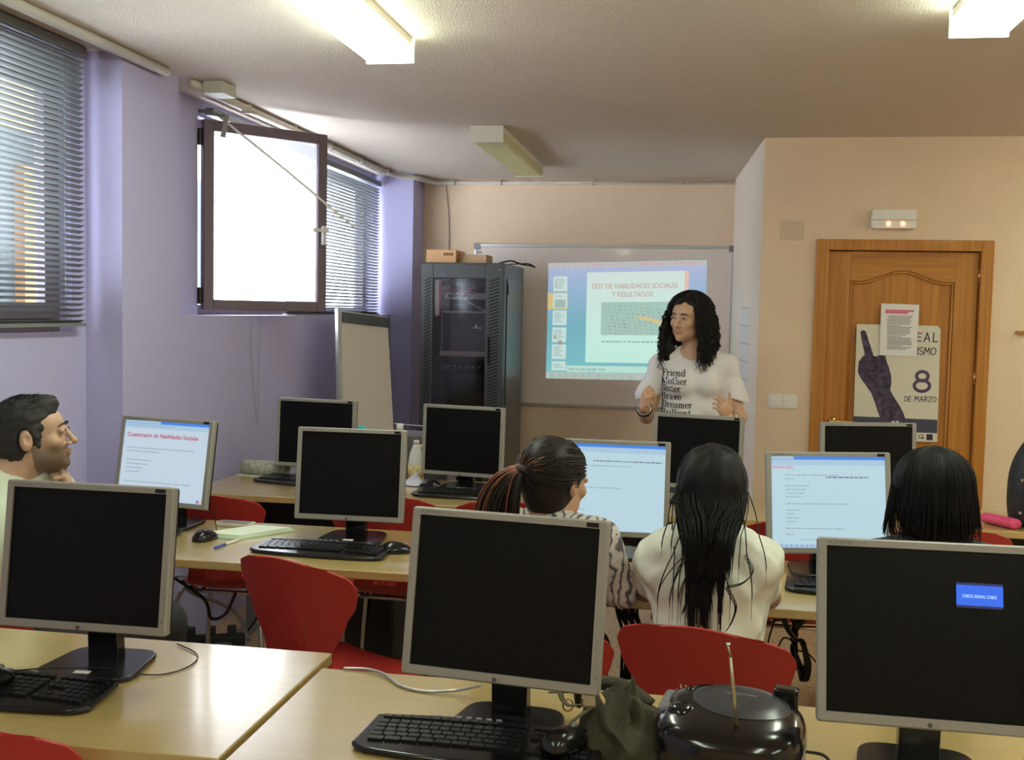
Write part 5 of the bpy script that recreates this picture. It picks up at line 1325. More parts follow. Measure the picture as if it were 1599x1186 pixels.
# ------------------------------------------------------------------ standing woman
def standing_woman():
    s = .97
    r = empty('person', (0, 5.5, 0), label='person with curly dark hair and lettered white tshirt standing before the whiteboard', cat='person')
    Qb = rot(PI + .10)                              # body faces the room
    J = dict(pelvis=(-.02, .03, .90), waist=(-.02, .035, 1.05), chest=(-.015, .03, 1.225), neck=(-.01, .035, 1.36),
             shR=(-.170, .02, 1.295), shL=(.145, .03, 1.30), elR=(-.240, .0, 1.035), elL=(.225, .02, 1.04), wrR=(-.245, -.185, 1.095), wrL=(.165, -.20, 1.06),
             hipR=(-.10, .03, .86), hipL=(.065, .03, .86), knR=(-.11, .0, .47), knL=(.075, .01, .47), anR=(-.12, .04, .09), anL=(.085, .05, .09), toeR=(-.15, -.09, .03), toeL=(.10, -.08, .03))
    hc = (-.045, .005, 1.535); Q = rot(PI - .52, -.05, -.06)
    S_ = Sdf(); T = head_sdf(S_, hc, Q, 1.0, ears=False)
    S_.u(seg(T((0, -.02, -.06)), J['neck'], .050, .052), .02)
    torso(S_, J, Qb, s); limbs(S_, J, s)
    QR = np.stack([A(.25, -.35, .90), A(.42, -.30, -.25) * 0 + A(.35, -.52, .78), A(0, 0, 0)], 1)
    def frame(y, z_):     # fingers direction y, back of hand z
        y = A(*y) / np.linalg.norm(A(*y)); z_ = A(*z_) - y * (A(*z_) @ y); z_ /= np.linalg.norm(z_); x = np.cross(y, z_); return np.stack([x, y, z_], 1)
    # her right hand (camera left): curled, knuckles up, palm towards her left
    hand_sdf(S_, A(*J['wrR']), frame((.10, -.35, .90), (-.85, -.48, -.15)), thumb=-1, curls=(.75, .95, 1.1, 1.15), thumb_curl=.4, s=.9)
    hand_sdf(S_, A(*J['wrL']), frame((-.38, -.50, .72), (.72, -.25, -.55)), thumb=1, curls=(.45, .6, .7, .75), thumb_curl=-.05, s=.9)
    lo, hi = bounds(J, .14); hi[2] = 1.68
    v, f = surface(S_, axis_grid(lo[0], hi[0], .0055), axis_grid(lo[1], hi[1], .0055), axis_grid(0.0, hi[2], .010, (.98, 1.66, .0040)))
    np_mesh('body', v, f, skinm, r, skin_cols(v, T, Q, hc, 1.0, (.60, .36, .24)))
    eyes_brows(r, T, Q, 1.0, look=(-.25, -.02))
    # t-shirt
    tee = mat('tshirt_white', (.74, .70, .72), .85, bump=.15, bscale=400)
    def parts(S2):
        torso(S2, J, Qb, s, .014)
        S2.u(ell(A(-.02, .03, 1.0), A(.172, .125, .17), Qb), .06)
        for m_, e in (('L', (.205, .03, 1.12)), ('R', (-.240, .02, 1.13))): S2.u(seg(J['sh' + m_], e, .050, .066), .025)
    neckp = A(-.01, -.015, 1.385)
    lo2 = A(-.40, -.22, .84); hi2 = A(.40, .24, 1.44)
    sho = garment('tshirt', parts, J, tee, r, .0065, noise=cloth_noise(.0035, 22, 3), bnd=(lo2, hi2),
            keep=(plane((0, 0, .87), (0, 0, -1)), lambda P: np.maximum(np.maximum(-(P[:, 0] + 0) - .33, P[:, 0] - .31), np.where(P[:, 0] < -.17, (1.150 - P[:, 2]) * .9 + (-.17 - P[:, 0]) * -.25, np.where(P[:, 0] > .17, (1.145 - P[:, 2]) * .9 + (P[:, 0] - .17) * -.25, -1)))),
            cut=(ell(neckp, A(.070, .075, .062)),))
    # lettering follows the cloth
    dg = bpy.context.evaluated_depsgraph_get(); bvh = BVHTree.FromObject(sho, dg)
    a_ = arc
    FT = {'F': (.62, [[(.15, 1), (.15, 0)], [(.15, 1), (.6, 1)], [(.6, 1), (.62, .78)], [(.15, .53), (.42, .53)], [(.42, .62), (.42, .42)], [(.0, 0), (.32, 0)], [(0, 1), (.2, 1)]]),
      'M': (.95, [[(.12, 1), (.12, 0)], [(.12, 1), (.42, .05), (.76, 1)], [(.80, 1), (.80, 0)], [(0, 0), (.25, 0)], [(.62, 0), (.97, 0)], [(0, 1), (.15, 1)], [(.76, 1), (.95, 1)]]),
      'S': (.56, [[(.50, .70), (.50, .92)] , [(.50, .82)] + a_(.28, .76, .22, .22, 40, 200, 8) + a_(.28, .25, .24, .25, 60, -140, 10), [(.04, .3), (.04, .06)]]),
      'B': (.68, [[(.16, 1), (.16, 0)], [(.16, 1), (.3, 1)] + a_(.32, .77, .22, .23, 90, -90, 8) + [(.16, .54)], [(.3, .54)] + a_(.34, .27, .26, .27, 90, -90, 8) + [(.16, 0)], [(0, 0), (.3, 0)], [(0, 1), (.3, 1)]]),
      'D': (.76, [[(.16, 1), (.16, 0)], [(0, 1), (.3, 1)] + a_(.30, .5, .38, .5, 90, -90, 12) + [(0, 0)]]),
      'r': (.44, [[(.14, .66), (.14, 0)], [(0, 0), (.28, 0)], [(0, .64), (.14, .64)], [(.14, .42), (.24, .62), (.36, .64)], [(.38, .60), (.39, .56)]]),
      'i': (.30, [[(.15, .66), (.15, 0)], [(0, 0), (.30, 0)], [(0, .64), (.15, .64)], [(.14, .92), (.15, .90)]]),
      'e': (.50, [a_(.26, .33, .22, .33, 0, 330, 14), [(.06, .36), (.46, .36)]]),
      'n': (.66, [[(.14, .66), (.14, 0)], [(0, 0), (.27, 0)], [(0, .64), (.14, .64)], [(.14, .45), (.26, .63), (.40, .62), (.48, .48), (.48, 0)], [(.36, 0), (.62, 0)]]),
      'd': (.60, [a_(.25, .33, .21, .33, 30, 330, 12), [(.46, 1), (.46, 0)], [(.34, 1), (.46, 1)], [(.46, 0), (.58, 0)]]),
      'o': (.52, [a_(.26, .33, .22, .33, 0, 360, 16)]),
      't': (.38, [[(.16, .92), (.16, .08), (.24, 0), (.36, .06)], [(0, .64), (.34, .64)]]),
      'h': (.66, [[(.14, 1), (.14, 0)], [(0, 0), (.27, 0)], [(0, 1), (.14, 1)], [(.14, .45), (.26, .63), (.40, .62), (.48, .48), (.48, 0)], [(.36, 0), (.62, 0)]]),
      's': (.42, [[(.36, .48), (.36, .62)], [(.36, .56)] + a_(.20, .50, .16, .15, 50, 200, 7) + a_(.20, .16, .17, .16, 60, -150, 8), [(.02, .18), (.02, .03)]]),
      'a': (.52, [[(.06, .50), (.10, .60), (.22, .65), (.34, .58), (.36, .45), (.36, .08), (.44, 0), (.50, .04)], [(.36, .38)] + a_(.20, .17, .17, .17, 80, 330, 9)]),
      'v': (.55, [[(.08, .64), (.28, .02)], [(.28, .02), (.47, .64)], [(0, .64), (.2, .64)], [(.38, .64), (.56, .64)]]),
      'm': (.96, [[(.14, .66), (.14, 0)], [(0, 0), (.27, 0)], [(0, .64), (.14, .64)], [(.14, .45), (.26, .63), (.38, .62), (.46, .48), (.46, 0)], [(.36, 0), (.58, 0)], [(.46, .45), (.58, .63), (.70, .62), (.78, .48), (.78, 0)], [(.68, 0), (.92, 0)]]),
      'l': (.30, [[(.15, 1), (.15, 0)], [(0, 0), (.30, 0)], [(0, 1), (.15, 1)]])}
    words_ = [('Friend', 1033, 587), ('Mother', 1032, 599.5), ('Sister', 1031, 611.5), ('Brave', 1031, 624.5), ('Dreamer', 1032, 637), ('Brilliant', 1031, 649.5)]
    tx = []; tf = []
    for wd, px, py in words_:
        p0 = ony(px, py, 5.37); size = .0335
        v2, f2, _ = nib_text(wd, FT, size, (.155, .05), 0, 0, .07, slant=.0)
        o = len(tx); okk = True
        for x, y, z in v2:
            X = p0.x + x * 1.0; Z = p0.z + y
            hit = bvh.ray_cast(Vector((X, -.6, Z)), Vector((0, 1, 0)))
            yy = hit[0].y if hit[0] else -.12
            tx.append((X, yy - .0022 - z * 3, Z))
        tf += [tuple(i + o for i in q_) for q_ in f2]
    b = B().add(tx, tf); b.build('printed_words', mat('tshirt_ink', (.02, .02, .022), .8), r, fix=False)
    # trousers, shoes
    def tr(S2):
        S2.u(ell(A(*J['pelvis']), A(.178, .13, .12), Qb), .05)
        for m_ in 'LR': S2.u(seg(J['hip' + m_], J['kn' + m_], .094, .07), .04); S2.u(seg(J['kn' + m_], J['an' + m_], .07, .055), .03)
    garment('trousers', tr, J, mat('jeans_dark', (.05, .055, .08), .85), r, .012, keep=(plane((0, 0, .10), (0, 0, -1)),), noise=cloth_noise(.003, 15, 5), bnd=(A(-.3, -.2, .06), A(.3, .25, 1.03)))
    for m_ in 'LR':
        a_2, t_2 = J['an' + m_], J['toe' + m_]; S2 = Sdf(); S2.u(seg((a_2[0], a_2[1] + .02, .045), (t_2[0], t_2[1] - .02, .038), .045, .036)); S2.keep(plane((0, 0, .002), (0, 0, -1)))
        v, f = surface(S2, axis_grid(a_2[0] - .12, a_2[0] + .12, .01), axis_grid(-.2, .16, .01), axis_grid(-.01, .12, .01)); np_mesh('shoe', v, f, M['blackmatte'], r)
    # bracelets, ring
    wv = A(*J['wrR']) * .85 + A(*J['elR']) * .15; dv = A(*J['wrR']) - A(*J['elR']); dv /= np.linalg.norm(dv)
    def ringb(c, n_, rad, th, m_, nm):
        u = np.cross(n_, A(0, 0, 1)); u /= np.linalg.norm(u); w_ = np.cross(n_, u)
        B().tube([tuple(c + rad * (u * math.cos(t_) + w_ * math.sin(t_))) for t_ in np.linspace(0, 2 * PI, 25)], th, 6).build(nm, m_, r, smooth=True)
    ringb(wv, dv, .036, .006, M['black'], 'bracelet'); ringb(wv + dv * .018, dv, .033, .0035, M['chrome'], 'bracelet')
    wl = A(*J['wrL']) * .9 + A(*J['elL']) * .1; dl = A(*J['wrL']) - A(*J['elL']); dl /= np.linalg.norm(dl); ringb(wl, dl, .033, .0045, M['chrome'], 'bracelet')
    # curly hair: a dense core plus many curls
    hair = mat('hair_black', (.010, .008, .008), .6, spec=.3, bump=.3, bscale=200)
    S3 = Sdf(); S3.u(ell(T((0, -.028, .045)), A(.097, .097, .089), Q)); 
    for m_, dz in ((-1, 0), (1, 0)):
        S3.u(seg(T((m_ * .082, -.008, .02)), T((m_ * .112 - (.028 if m_ > 0 else 0), .012 + .028 * m_, -.13)), .032, .036), .03)
    for m_ in (-1, 1): S3.u(seg(T((m_ * .108 - (.026 if m_ > 0 else 0), .012 + .028 * m_, -.11)), T((m_ * .095 - (.035 if m_ > 0 else 0), .03 + .065 * m_, -.20)), .034, .022), .03)
    S3.u(seg(T((0, -.07, 0)), T((0, -.075, -.13)), .085, .075), .03)
    S3.cut(ell(T((.006, .11, -.038)), A(.062, .085, .096), Q), .012)
    cn = cloth_noise(.008, 60, 9)
    F3 = lambda P: S3(P) + cn(P)
    c0 = A(*hc); g_ = lambda i: axis_grid(c0[i] - (.24, .22, .30)[i], c0[i] + (.24, .22, .17)[i], .007)
    v, f = surface(F3, g_(0), g_(1), g_(2)); np_mesh('hair', v, f, hair, r)
    def path(rn, k):
        th = rn.uniform(-PI, PI)                     # 0 = face
        if abs(th) < .80: return None
        side = math.copysign(1, math.sin(th)); L_ = rn.uniform(.25, .40); ph = rn.uniform(0, 6.3); fr = rn.uniform(55, 120); am = rn.uniform(.006, .020); out = []
        n_ = 34; R0 = rn.uniform(.98, 1.12)
        for i in range(n_):
            t_ = i / (n_ - 1)
            pol = min(t_ * 2.6, 1.0) * PI / 2; x = .100 * math.sin(th) * math.sin(pol) * R0; y = -.025 + .100 * math.cos(th) * math.sin(pol) * R0; z = .045 + .088 * math.cos(pol) * R0
            if t_ > .385: q_ = (t_ - .385) / .615; z -= L_ * .78 * q_; x += (.036 * math.sin(q_ * 2.2) * side if side < 0 else -.030 * q_ + .012 * math.sin(q_ * 3)) * (1 if abs(math.sin(th)) > .4 else .2); y += (.105 if side > 0 else .02) * q_ ** .8 * (1 if abs(th) < 2 else .2)
            a2 = am * min(1, max(0, (t_ - .15) * 3)); s_ = t_ * L_ * 1.5 * fr + ph
            out.append(T((x + a2 * math.cos(s_), y + a2 * math.sin(s_), z + .3 * a2 * math.sin(s_ * 1.3))))
        return out
    hair_strands('hair_curls', T, r, hair, 760, 11, .0023, path, 5)
    return r
standing_woman()
# ------------------------------------------------------------------ seated people
def frame3(y, z_):
    y = A(*y) / np.linalg.norm(A(*y)); z_ = A(*z_) - y * (A(*z_) @ y); z_ /= np.linalg.norm(z_); return np.stack([np.cross(y, z_), y, z_], 1)
def seated(loc, label, J, hc, Q, Qb, shirt, trousers_m, tone, s=.9, hs=.97, fem=True, headfine=.005, beard=0, sleeve=.30, hands=None, shirt_h=.007, bag=.016, neckcut=(.068, .066, .055), noise=(.004, 20, 1), hem=.56):
    r = empty('person', loc, label=label, cat='person')
    S_ = Sdf(); T = head_sdf(S_, hc, Q, hs, nose=1.05 if beard else 1.0)
    S_.u(seg(T((0, -.02, -.06)), J['neck'], .050 if fem else .058, .052 if fem else .062), .02)
    torso(S_, J, Qb, s, 0, fem); limbs(S_, J, s)
    for m_ in 'RL':
        if hands and m_ in hands: q_, cu, tc = hands[m_]; hand_sdf(S_, J['wr' + m_], q_, -1 if m_ == 'R' else 1, cu, tc, .95)
    lo, hi = bounds(J, .15); hi[2] = hc[2] + .15; lo[2] = 0
    lo = np.minimum(lo, A(hc[0] - .14, hc[1] - .14, 0)); hi = np.maximum(hi, A(hc[0] + .14, hc[1] + .14, hi[2]))
    v, f = surface(S_, axis_grid(lo[0], hi[0], .0075, (hc[0] - .13, hc[0] + .13, headfine)), axis_grid(lo[1], hi[1], .0075, (hc[1] - .13, hc[1] + .13, headfine)), axis_grid(0, hi[2], .010, (hc[2] - .13, hc[2] + .14, headfine)))
    np_mesh('body', v, f, skinm, r, skin_cols(v, T, Q, hc, hs, tone, beard))
    def parts(S2):
        torso(S2, J, Qb, s, bag, fem)
        for m_ in 'LR':
            a_2, b_2 = A(*J['sh' + m_]), A(*J['el' + m_]); e = a_2 + (b_2 - a_2) * min(1, sleeve / np.linalg.norm(b_2 - a_2) if sleeve < .5 else 1)
            S2.u(seg(A(*J['neck']) - A(0, 0, .03), a_2 - A(0, 0, .005), .048, .050), .05); S2.u(seg(a_2, e, .056 * s + .004, .056 * s + .006), .04)
            if sleeve >= .5: S2.u(seg(e, A(*J['wr' + m_]) * .85 + e * .15, .052, .040), .02)
    keep = [plane((0, 0, hem), (0, 0, -1))]
    lo2, hi2 = bounds({k: J[k] for k in ('pelvis', 'chest', 'shL', 'shR', 'elL', 'elR', 'neck') + (('wrL', 'wrR') if sleeve >= .5 else ())}, .15); lo2[2] = hem - .03
    # sleeve ends
    if sleeve < .5:
        for m_ in 'LR':
            a_2, b_2 = A(*J['sh' + m_]), A(*J['el' + m_]); dr = (b_2 - a_2) / np.linalg.norm(b_2 - a_2); e = a_2 + dr * sleeve
            nr = ell(tuple(a_2 + dr * (sleeve + .06)), (.11, .11, .11)); keep.append(lambda P, e=e, dr=dr, nr=nr: np.where(nr(P) < .0, (P - e) @ dr, -1.0))
    garment('shirt', parts, J, shirt, r, shirt_h, noise=cloth_noise(*noise), keep=keep, cut=(ell(tuple(A(*J['neck']) + A(0, 0, .04) + Qb @ A(0, .02, 0)), A(*neckcut)),), bnd=(lo2, hi2))
    def tr(S2):
        S2.u(ell(A(*J['pelvis']), A(.178, .13, .11) * s, Qb), .05)
        for m_ in 'LR': S2.u(seg(J['hip' + m_], J['kn' + m_], .092 * s, .07 * s), .03); S2.u(seg(J['kn' + m_], J['an' + m_], .068 * s, .055 * s), .03)
    lo3, hi3 = bounds({k: J[k] for k in J if k[:2] in ('pe', 'hi', 'kn', 'an')}, .14); lo3[2] = .06; hi3[2] = max(J['pelvis'][2], J['knL'][2], J['knR'][2]) + .11
    garment('trousers', tr, J, trousers_m, r, .013, noise=cloth_noise(.003, 15, 4), keep=(plane((0, 0, .11), (0, 0, -1)),), bnd=(lo3, hi3))
    for m_ in 'LR':
        a_2, t_2 = J['an' + m_], J['toe' + m_]; S2 = Sdf(); S2.u(seg((a_2[0], a_2[1], .045), (t_2[0], t_2[1], .038), .045, .036)); S2.keep(plane((0, 0, .002), (0, 0, -1)))
        l_ = np.minimum(A(*a_2), A(*t_2)) - .07; h_ = np.maximum(A(*a_2), A(*t_2)) + .07
        v, f = surface(S2, axis_grid(l_[0], h_[0], .011), axis_grid(l_[1], h_[1], .011), axis_grid(-.01, .12, .011)); np_mesh('shoe', v, f, M['blackmatte'], r)
    return r, T
def sitJ(dx=0, lean=0, sw=.145, shz=.915, knees=.42, yawv=0):
    return dict(pelvis=(0, -.03, .52), waist=(0, .0, .665), chest=(dx * .7, .03 + lean * .6, .81), neck=(dx, .045 + lean, .965),
                shL=(-sw + dx, .03 + lean, shz), shR=(sw + dx, .03 + lean, shz), hipL=(-.085, -.02, .515), hipR=(.085, -.02, .515), knL=(-.11, knees, .52), knR=(.11, knees, .52), anL=(-.11, knees + .02, .09), anR=(.11, knees + .02, .09), toeL=(-.12, knees + .16, .03), toeR=(.12, knees + .16, .03),
                elL=(-.20 + dx, .11, .785), elR=(.20 + dx, .11, .785), wrL=(-.10, .34, .795), wrR=(.10, .34, .795))
typing = lambda sgn: (frame3((-.15 * sgn, 1, -.05), (0, 0, 1)), (.35, .4, .4, .45), .1)
def cap_core(T, Q, face=(.062, .085, .100), r_=(.093, .103, .092), fo=.11):
    S3 = Sdf(); S3.u(ell(T((0, -.024, .040)), A(*r_), Q)); return S3
def cap_path(T, rn, r3, cy, cz, th, pol_max, n1, j):
    out = []
    for i in range(n1):
        pol = pol_max * i / (n1 - 1); out.append(T((r3[0] * math.sin(th) * math.sin(pol) * j, cy + r3[1] * math.cos(th) * math.sin(pol) * j, cz + r3[2] * math.cos(pol) * j)))
    return out
# --- woman with long straight hair, white t-shirt
hairm = mat('hair_dark', (.006, .005, .005), .55, spec=.18)
tee2 = mat('tshirt_cream', (.70, .70, .62), .85, bump=.2, bscale=300)
J = sitJ(0, .0, .112, .900); J['elR'] = (.166, .14, .790); J['elL'] = (-.168, .15, .785)
hc = (.0, .095, 1.078); Q = rot(.08, -.22)
r, T = seated((.05, 2.86, 0), 'person seen from behind with very long dark hair in white tshirt', J, hc, Q, rot(0, 0), tee2, mat('jeans', (.04, .05, .09), .85), (.44, .26, .17), s=.88, hs=.93, hands={'R': typing(1), 'L': typing(-1)}, sleeve=.125, bag=.032, noise=(.006, 30, 8))
S3 = cap_core(T, Q); S3.u(seg(T((0, -.05, .0)), (.004, -.015, .93), .088, .062), .03); S3.u(seg((.0, -.03, .95), (-.02, -.085, .86), .042, .014), .03)
S3.cut(ell(T((0, .12, -.03)), A(.064, .085, .11), Q), .012)
cn1 = cloth_noise(.003, 60, 2)
v, f = surface(lambda P: S3(P) + cn1(P * A(1, 1, .12)), axis_grid(-.17, .17, .006), axis_grid(-.17, .26, .006), axis_grid(.78, 1.25, .008)); np_mesh('hair', v, f, hairm, r)
def pgirl(rn, k):
    th = rn.uniform(-PI, PI)
    if abs(th) < .9: return None
    j = rn.uniform(.99, 1.05); P = cap_path(T, rn, (.094, .104, .093), -.024, .040, th, PI * .55, 12, j); p0 = P[-1]
    kind = rn.random(); bk = -.128
    if kind < .30: zend = rn.uniform(.745, .80); xe = -.040 + rn.gauss(0, .007)
    elif kind < .45: zend = rn.uniform(.74, .80); xe = -.008 + rn.gauss(0, .006)
    elif kind < .52: zend = rn.uniform(.75, .82); xe = .030 + rn.gauss(0, .004)
    else: zend = rn.uniform(.85, .955); xe = -.006 + p0[0] * rn.uniform(.15, .62) + rn.gauss(0, .008)
    if rn.random() < .06: xe += rn.uniform(-.09, .11)
    for i in range(1, 15):
        t_ = i / 14; z = p0[2] + (zend - p0[2]) * t_; q_ = min(1, t_ * 1.25); w_ = q_ * q_ * (3 - 2 * q_)
        y = p0[1] * (1 - w_) + w_ * (bk + rn.uniform(-.001, .001)) ; bul = .012 * math.sin(PI * min(1, t_ * 2)) * math.copysign(1, p0[0])
        P.append((p0[0] * (1 - w_) + xe * w_ + bul, min(y, -.02 + .0 * t_) if z < .95 else y, z))
    return P
hair_strands('hair_strands', T, r, hairm, 900, 5, .0016, pgirl, 4)
b = B()
for pts in (((.085, -.10, .95), (.105, -.125, .915), (.08, -.13, .885), (.045, -.135, .875)), ((.04, -.135, .875), (.065, -.14, .83), (.058, -.14, .79), (.045, -.14, .765)), ((.0, -.13, .90), (-.05, -.135, .84), (-.065, -.135, .80))):
    for k in range(3): b.tube(smooth_path([(x + k * .002, y, z + k * .003) for x, y, z in pts]), .0012, 4)
b.build('loose_strands', hairm, r, smooth=True)

# --- woman with a ponytail
pat = mat('pattern_top', (.7, .7, .7), .85); nt = pat.node_tree; tc = nt.nodes.new('ShaderNodeTexCoord'); wv = nt.nodes.new('ShaderNodeTexWave'); wv.inputs['Scale'].default_value = 14; wv.inputs['Distortion'].default_value = 9; wv.inputs['Detail'].default_value = 3; wv.inputs['Detail Scale'].default_value = 1.2
rp = nt.nodes.new('ShaderNodeValToRGB'); e = rp.color_ramp.elements; e[0].position = 0; e[0].color = (.10, .09, .10, 1); e[1].position = 1; e[1].color = (.62, .60, .56, 1)
for p_, c_ in ((.22, (.20, .18, .20)), (.34, (.62, .60, .56)), (.60, (.60, .58, .56)), (.68, (.60, .14, .20)), (.76, (.62, .60, .54))): x = e.new(p_); x.color = (*c_, 1)
nt.links.new(tc.outputs['Object'], wv.inputs[0]); nt.links.new(wv.outputs[1], rp.inputs[0]); nt.links.new(rp.outputs[0], nt.nodes['Principled BSDF'].inputs['Base Color'])
J = sitJ(0, .02, .15, .93); J['elR'] = (.215, .10, .80); J['wrR'] = (.16, .33, .80); J['shR'] = (.150, .02, .935)
hc = (.035, .09, 1.085); Q = rot(-.62, -.10)
hairp = mat('hair_brown', (.014, .009, .007), .5, spec=.28); hairo = mat('hair_auburn', (.20, .055, .02), .42)
r, T = seated((-.41, 2.87, 0), 'person with a ponytail in a patterned top looking at the lit monitor', J, hc, Q, rot(-.25), pat, mat('trousers_grey', (.06, .06, .07), .85), (.50, .28, .18), s=.9, hs=.95, hands={'R': typing(1), 'L': typing(-1)}, sleeve=.6, noise=(.005, 24, 3))
S3 = cap_core(T, Q, r_=(.086, .104, .090)); S3.u(ell(T((0, -.035, -.03)), A(.070, .070, .07), Q), .03)
S3.cut(ell(T((0, .115, -.045)), A(.085, .100, .105), Q), .010)
for m_ in (-1, 1): S3.cut(ell(T((m_ * .085, -.004, -.01)), A(.022, .026, .038), Q), .006)
cn2 = cloth_noise(.0022, 70, 4)
v, f = surface(lambda P: S3(P) + cn2(P * A(1, 1, .5)), axis_grid(hc[0] - .15, hc[0] + .15, .0055), axis_grid(hc[1] - .16, hc[1] + .14, .0055), axis_grid(.94, 1.24, .0055)); np_mesh('hair', v, f, hairp, r)
tie = T((-.012, -.128, .035))
def pcap(rn, k):
    th = rn.uniform(-PI, PI); pol = rn.uniform(.15, 1.0)
    # strands combed from the hairline back to the tie
    a0 = T((.088 * math.sin(th), -.024 + .105 * math.cos(th), .040 + rn.uniform(-.05, .045)))
    if math.cos(th) < .1 and rn.random() < .5: a0 = T((.075 * math.sin(th), -.06, -.075 + rn.uniform(-.02, .02)))
    c_ = A(*T((0, -.024, .040))); P = []
    for i in range(12):
        t_ = i / 11; p = a0 * (1 - t_) + tie * t_; d_ = Q.T @ (p - c_); n_ = d_ / np.sqrt(((d_ / A(.088, .106, .092)) ** 2).sum()); q_ = d_ * .0 + n_ * rn.uniform(1.0, 1.02)
        w_ = max(0, (t_ - .86) / .14); P.append((c_ + Q @ q_) * (1 - w_) + tie * w_)
    if (Q.T @ (P[0] - c_))[1] > .06 and (Q.T @ (P[0] - c_))[2] < -.015: return None
    return P
hair_strands('hair_strands', T, r, hairp, 420, 9, .0016, pcap, 4)
hair_strands('auburn_strands', T, r, hairo, 60, 19, .0017, lambda rn, k: [p + A(-.003, 0, .004) for p in pcap(rn, k)] if False else (lambda a: a if a is not None and a[4][2] > 1.13 and a[4][0] < hc[0] - .01 else None)(pcap(rn, k)), 4)
def ptail(rn, k):
    a = rn.uniform(0, 2 * PI); rr = rn.uniform(.2, 1); out = []
    split = 1 if rn.random() < .72 else -1
    for i in range(18):
        t_ = i / 17; w_ = .012 + .040 * math.sin(min(1, t_ * 1.5) * PI / 2)
        cx = tie[0] - (.085 * math.sin(t_ * 1.9) if split > 0 else .022 * math.sin(t_ * 2)) ; cy = tie[1] - .03 * math.sin(t_ * 2.2); cz = tie[2] + .012 * math.sin(t_ * 4) * (1 - t_) - .20 * t_ ** 1.5
        out.append((cx + rr * w_ * math.cos(a) * (.9 if split > 0 else .35), cy + rr * w_ * .5 * math.sin(a), cz + rr * .008 * math.sin(a)))
    return out
hair_strands('ponytail', T, r, hairp, 330, 21, .0019, ptail, 4)
hair_strands('ponytail_auburn', T, r, hairo, 60, 22, .0019, lambda rn, k: [(x - .008 * min(1, i / 4), y, z + .006) for i, (x, y, z) in enumerate(ptail(random.Random(k * 7 + 1), k))] if k % 1 == 0 else None, 4)
B().lathe([(.010, -.012), (.020, -.008), (.022, 0), (.020, .008), (.010, .012)], tuple(tie), n=16).build('hair_tie', M['blackmatte'], r, smooth=True)

# --- bearded man leaning on his hand
J = dict(pelvis=(-.06, -.05, .53), waist=(-.06, -.03, .68), chest=(-.05, .0, .86), neck=(-.045, .03, 1.03), shL=(.0, .15, .985), shR=(-.12, -.14, .985),
         elL=(.15, .33, .80), wrL=(.105, .145, .975), elR=(-.03, -.20, .72), wrR=(.20, -.02, .70), hipL=(-.02, .03, .52), hipR=(-.05, -.12, .52), knL=(.37, .12, .53), knR=(.44, .07, .60), anL=(.38, .16, .10), anR=(.47, .10, .25), toeL=(.50, .18, .03), toeR=(.60, .12, .19))
hc = (.022, .075, 1.150); Q = rot(-1.15, .14, .0)
shirtm = mat('shirt_pale_green', (.58, .64, .52), .85, bump=.2, bscale=250)
fist = (frame3((-.10, -.45, .85), (.75, .35, .35)), (1.2, 1.3, 1.35, 1.35), .6)
r, T = seated((-1.985, 2.87, 0), 'person with short dark hair and beard in pale shirt, resting chin on hand', J, hc, Q, rot(-1.0), shirtm, mat('trousers_black', (.025, .025, .03), .85), (.52, .33, .23), s=1.0, hs=.98, fem=False, headfine=.0036, beard=.72, sleeve=.20, hands={'L': fist, 'R': (frame3((.9, .3, -.1), (0, 0, 1)), (.5, .6, .6, .6), .2)}, neckcut=(.074, .070, .05), noise=(.005, 18, 6))
eyes_brows(r, T, Q, .98, look=(.1, .15), lash=False)
hairs = mat('hair_short', (.020, .018, .018), .6, bump=.4, bscale=250)
S3 = Sdf(); S3.u(ell(T((0, -.020, .040)), A(.080, .102, .088), Q)); S3.u(ell(T((0, -.050, -.02)), A(.070, .066, .085), Q), .03); S3.u(ell(T((0, .05, .098)), A(.045, .035, .026), Q), .025)
for m_ in (-1, 1): S3.u(seg(T((m_ * .067, .016, .01)), T((m_ * .064, .022, -.028)), .010, .006), .012)
S3.cut(ell(T((0, .125, -.01)), A(.075, .082, .085), Q), .008); S3.cut(ell(T((0, .09, -.075)), A(.10, .105, .06), Q), .008)
for m_ in (-1, 1): S3.cut(ell(T((m_ * .084, -.010, -.006)), A(.020, .024, .034), Q), .005)
S3.cut(seg(T((0, -.03, -.13)), J['neck'], .05, .07), .01)
cn3 = cloth_noise(.0022, 150, 4)
v, f = surface(lambda P: S3(P) + cn3(P), axis_grid(hc[0] - .15, hc[0] + .15, .0042), axis_grid(hc[1] - .14, hc[1] + .14, .0042), axis_grid(1.0, 1.31, .0042)); np_mesh('hair', v, f, hairs, r)
c_m = A(*T((0, -.020, .040)))
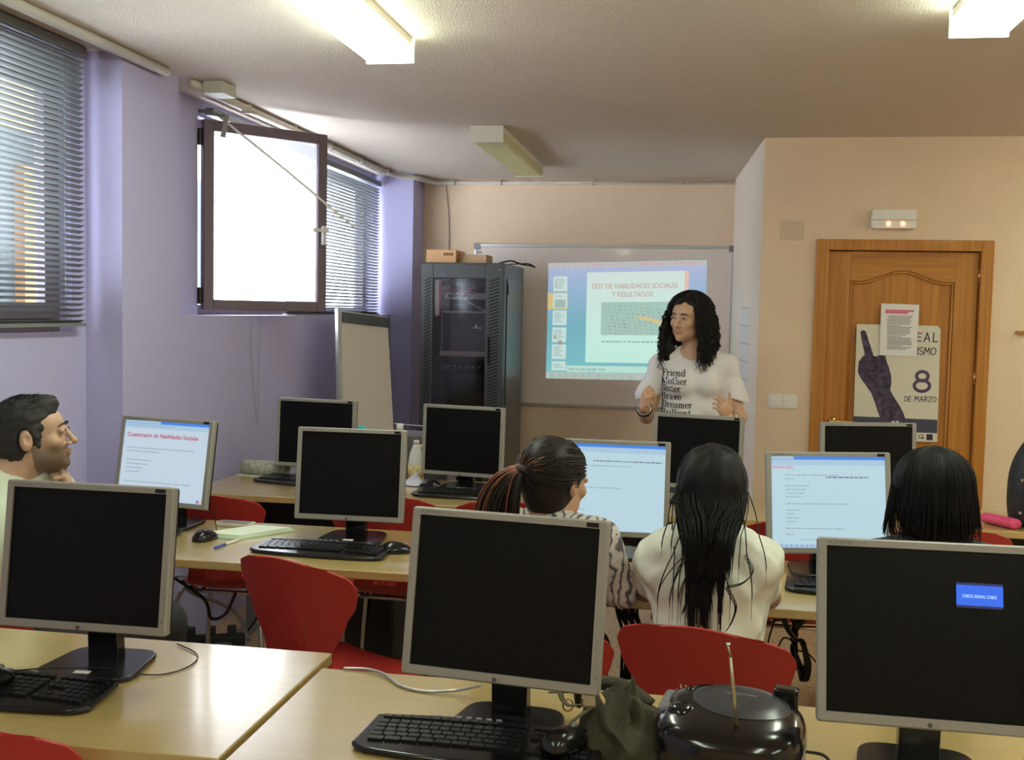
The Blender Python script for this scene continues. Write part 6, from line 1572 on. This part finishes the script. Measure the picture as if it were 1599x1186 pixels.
def pshort(rn, k):
    th = rn.uniform(-PI, PI); pol = rn.uniform(0, 1.75); d_ = A(math.sin(th) * math.sin(pol), math.cos(th) * math.sin(pol), math.cos(pol))
    if d_[1] > .45 and d_[2] < .62: return None
    if abs(d_[0]) > .75 and -.6 < d_[2] < -.1 and abs(d_[1]) < .45: return None
    p = c_m + Q @ (d_ * A(.079, .101, .087)); L_ = rn.uniform(.006, .012) * (1.8 if d_[1] > .3 and d_[2] > .5 else 1)
    dr = Q @ (d_ * .9 + A(rn.uniform(-.3, .3), .9 if d_[2] > .4 else -.5, rn.uniform(-.3, .1))); dr /= np.linalg.norm(dr); q_ = Q @ A(0, -.3, -.4)
    return [p, p + dr * L_ * .5, p + dr * L_ + q_ * L_ * .3]
hair_strands('hair_tufts', T, r, hairs, 1500, 31, .0014, pshort, 3)

# --- woman with bobbed hair
J = sitJ(0, .02, .14, .90)
hc = (.0, .10, 1.085); Q = rot(.35, -.05)
r, T = seated((.625, 2.91, 0), 'person with dark bobbed hair beside the lit monitor with pink logo', J, hc, Q, rot(0), mat('top_dark', (.03, .03, .04), .85), mat('jeans_blue', (.05, .07, .12), .85), (.50, .28, .18), s=.88, hs=.95, hands={'R': typing(1), 'L': typing(-1)}, sleeve=.19, noise=(.004, 20, 7))
S3 = cap_core(T, Q, r_=(.101, .112, .098)); S3.u(ell(T((0, -.045, -.055)), A(.103, .078, .075), Q), .03)
S3.cut(ell(T((0, .13, -.04)), A(.062, .085, .11), Q), .012)
v, f = surface(lambda P: S3(P) + cn2(P * A(1, 1, .3)), axis_grid(-.17, .17, .006), axis_grid(-.08, .28, .006), axis_grid(.93, 1.26, .006)); np_mesh('hair', v, f, hairm, r)
def pbob(rn, k):
    th = rn.uniform(-PI, PI)
    if abs(th) < .75: return None
    j = rn.uniform(.99, 1.05); P = cap_path(T, rn, (.102, .113, .099), -.024, .040, th, PI * .5, 10, j); p0 = A(*P[-1]); c_ = A(*T((0, -.024, .04)))
    L_ = rn.uniform(.115, .150); o_ = (p0 - c_); o_[2] = 0; o_ /= np.linalg.norm(o_); ph = rn.uniform(-1, 1)
    for i in range(1, 10):
        t_ = i / 9; P.append(p0 + A(0, 0, -L_ * t_) + o_ * (.008 * math.sin(t_ * 2.4) + .006 * ph * t_ * t_ + (.010 * t_ ** 3 if ph > .4 else -.006 * t_ ** 3)))
    return P
hair_strands('hair_strands', T, r, hairm, 800, 41, .0018, pbob, 4)
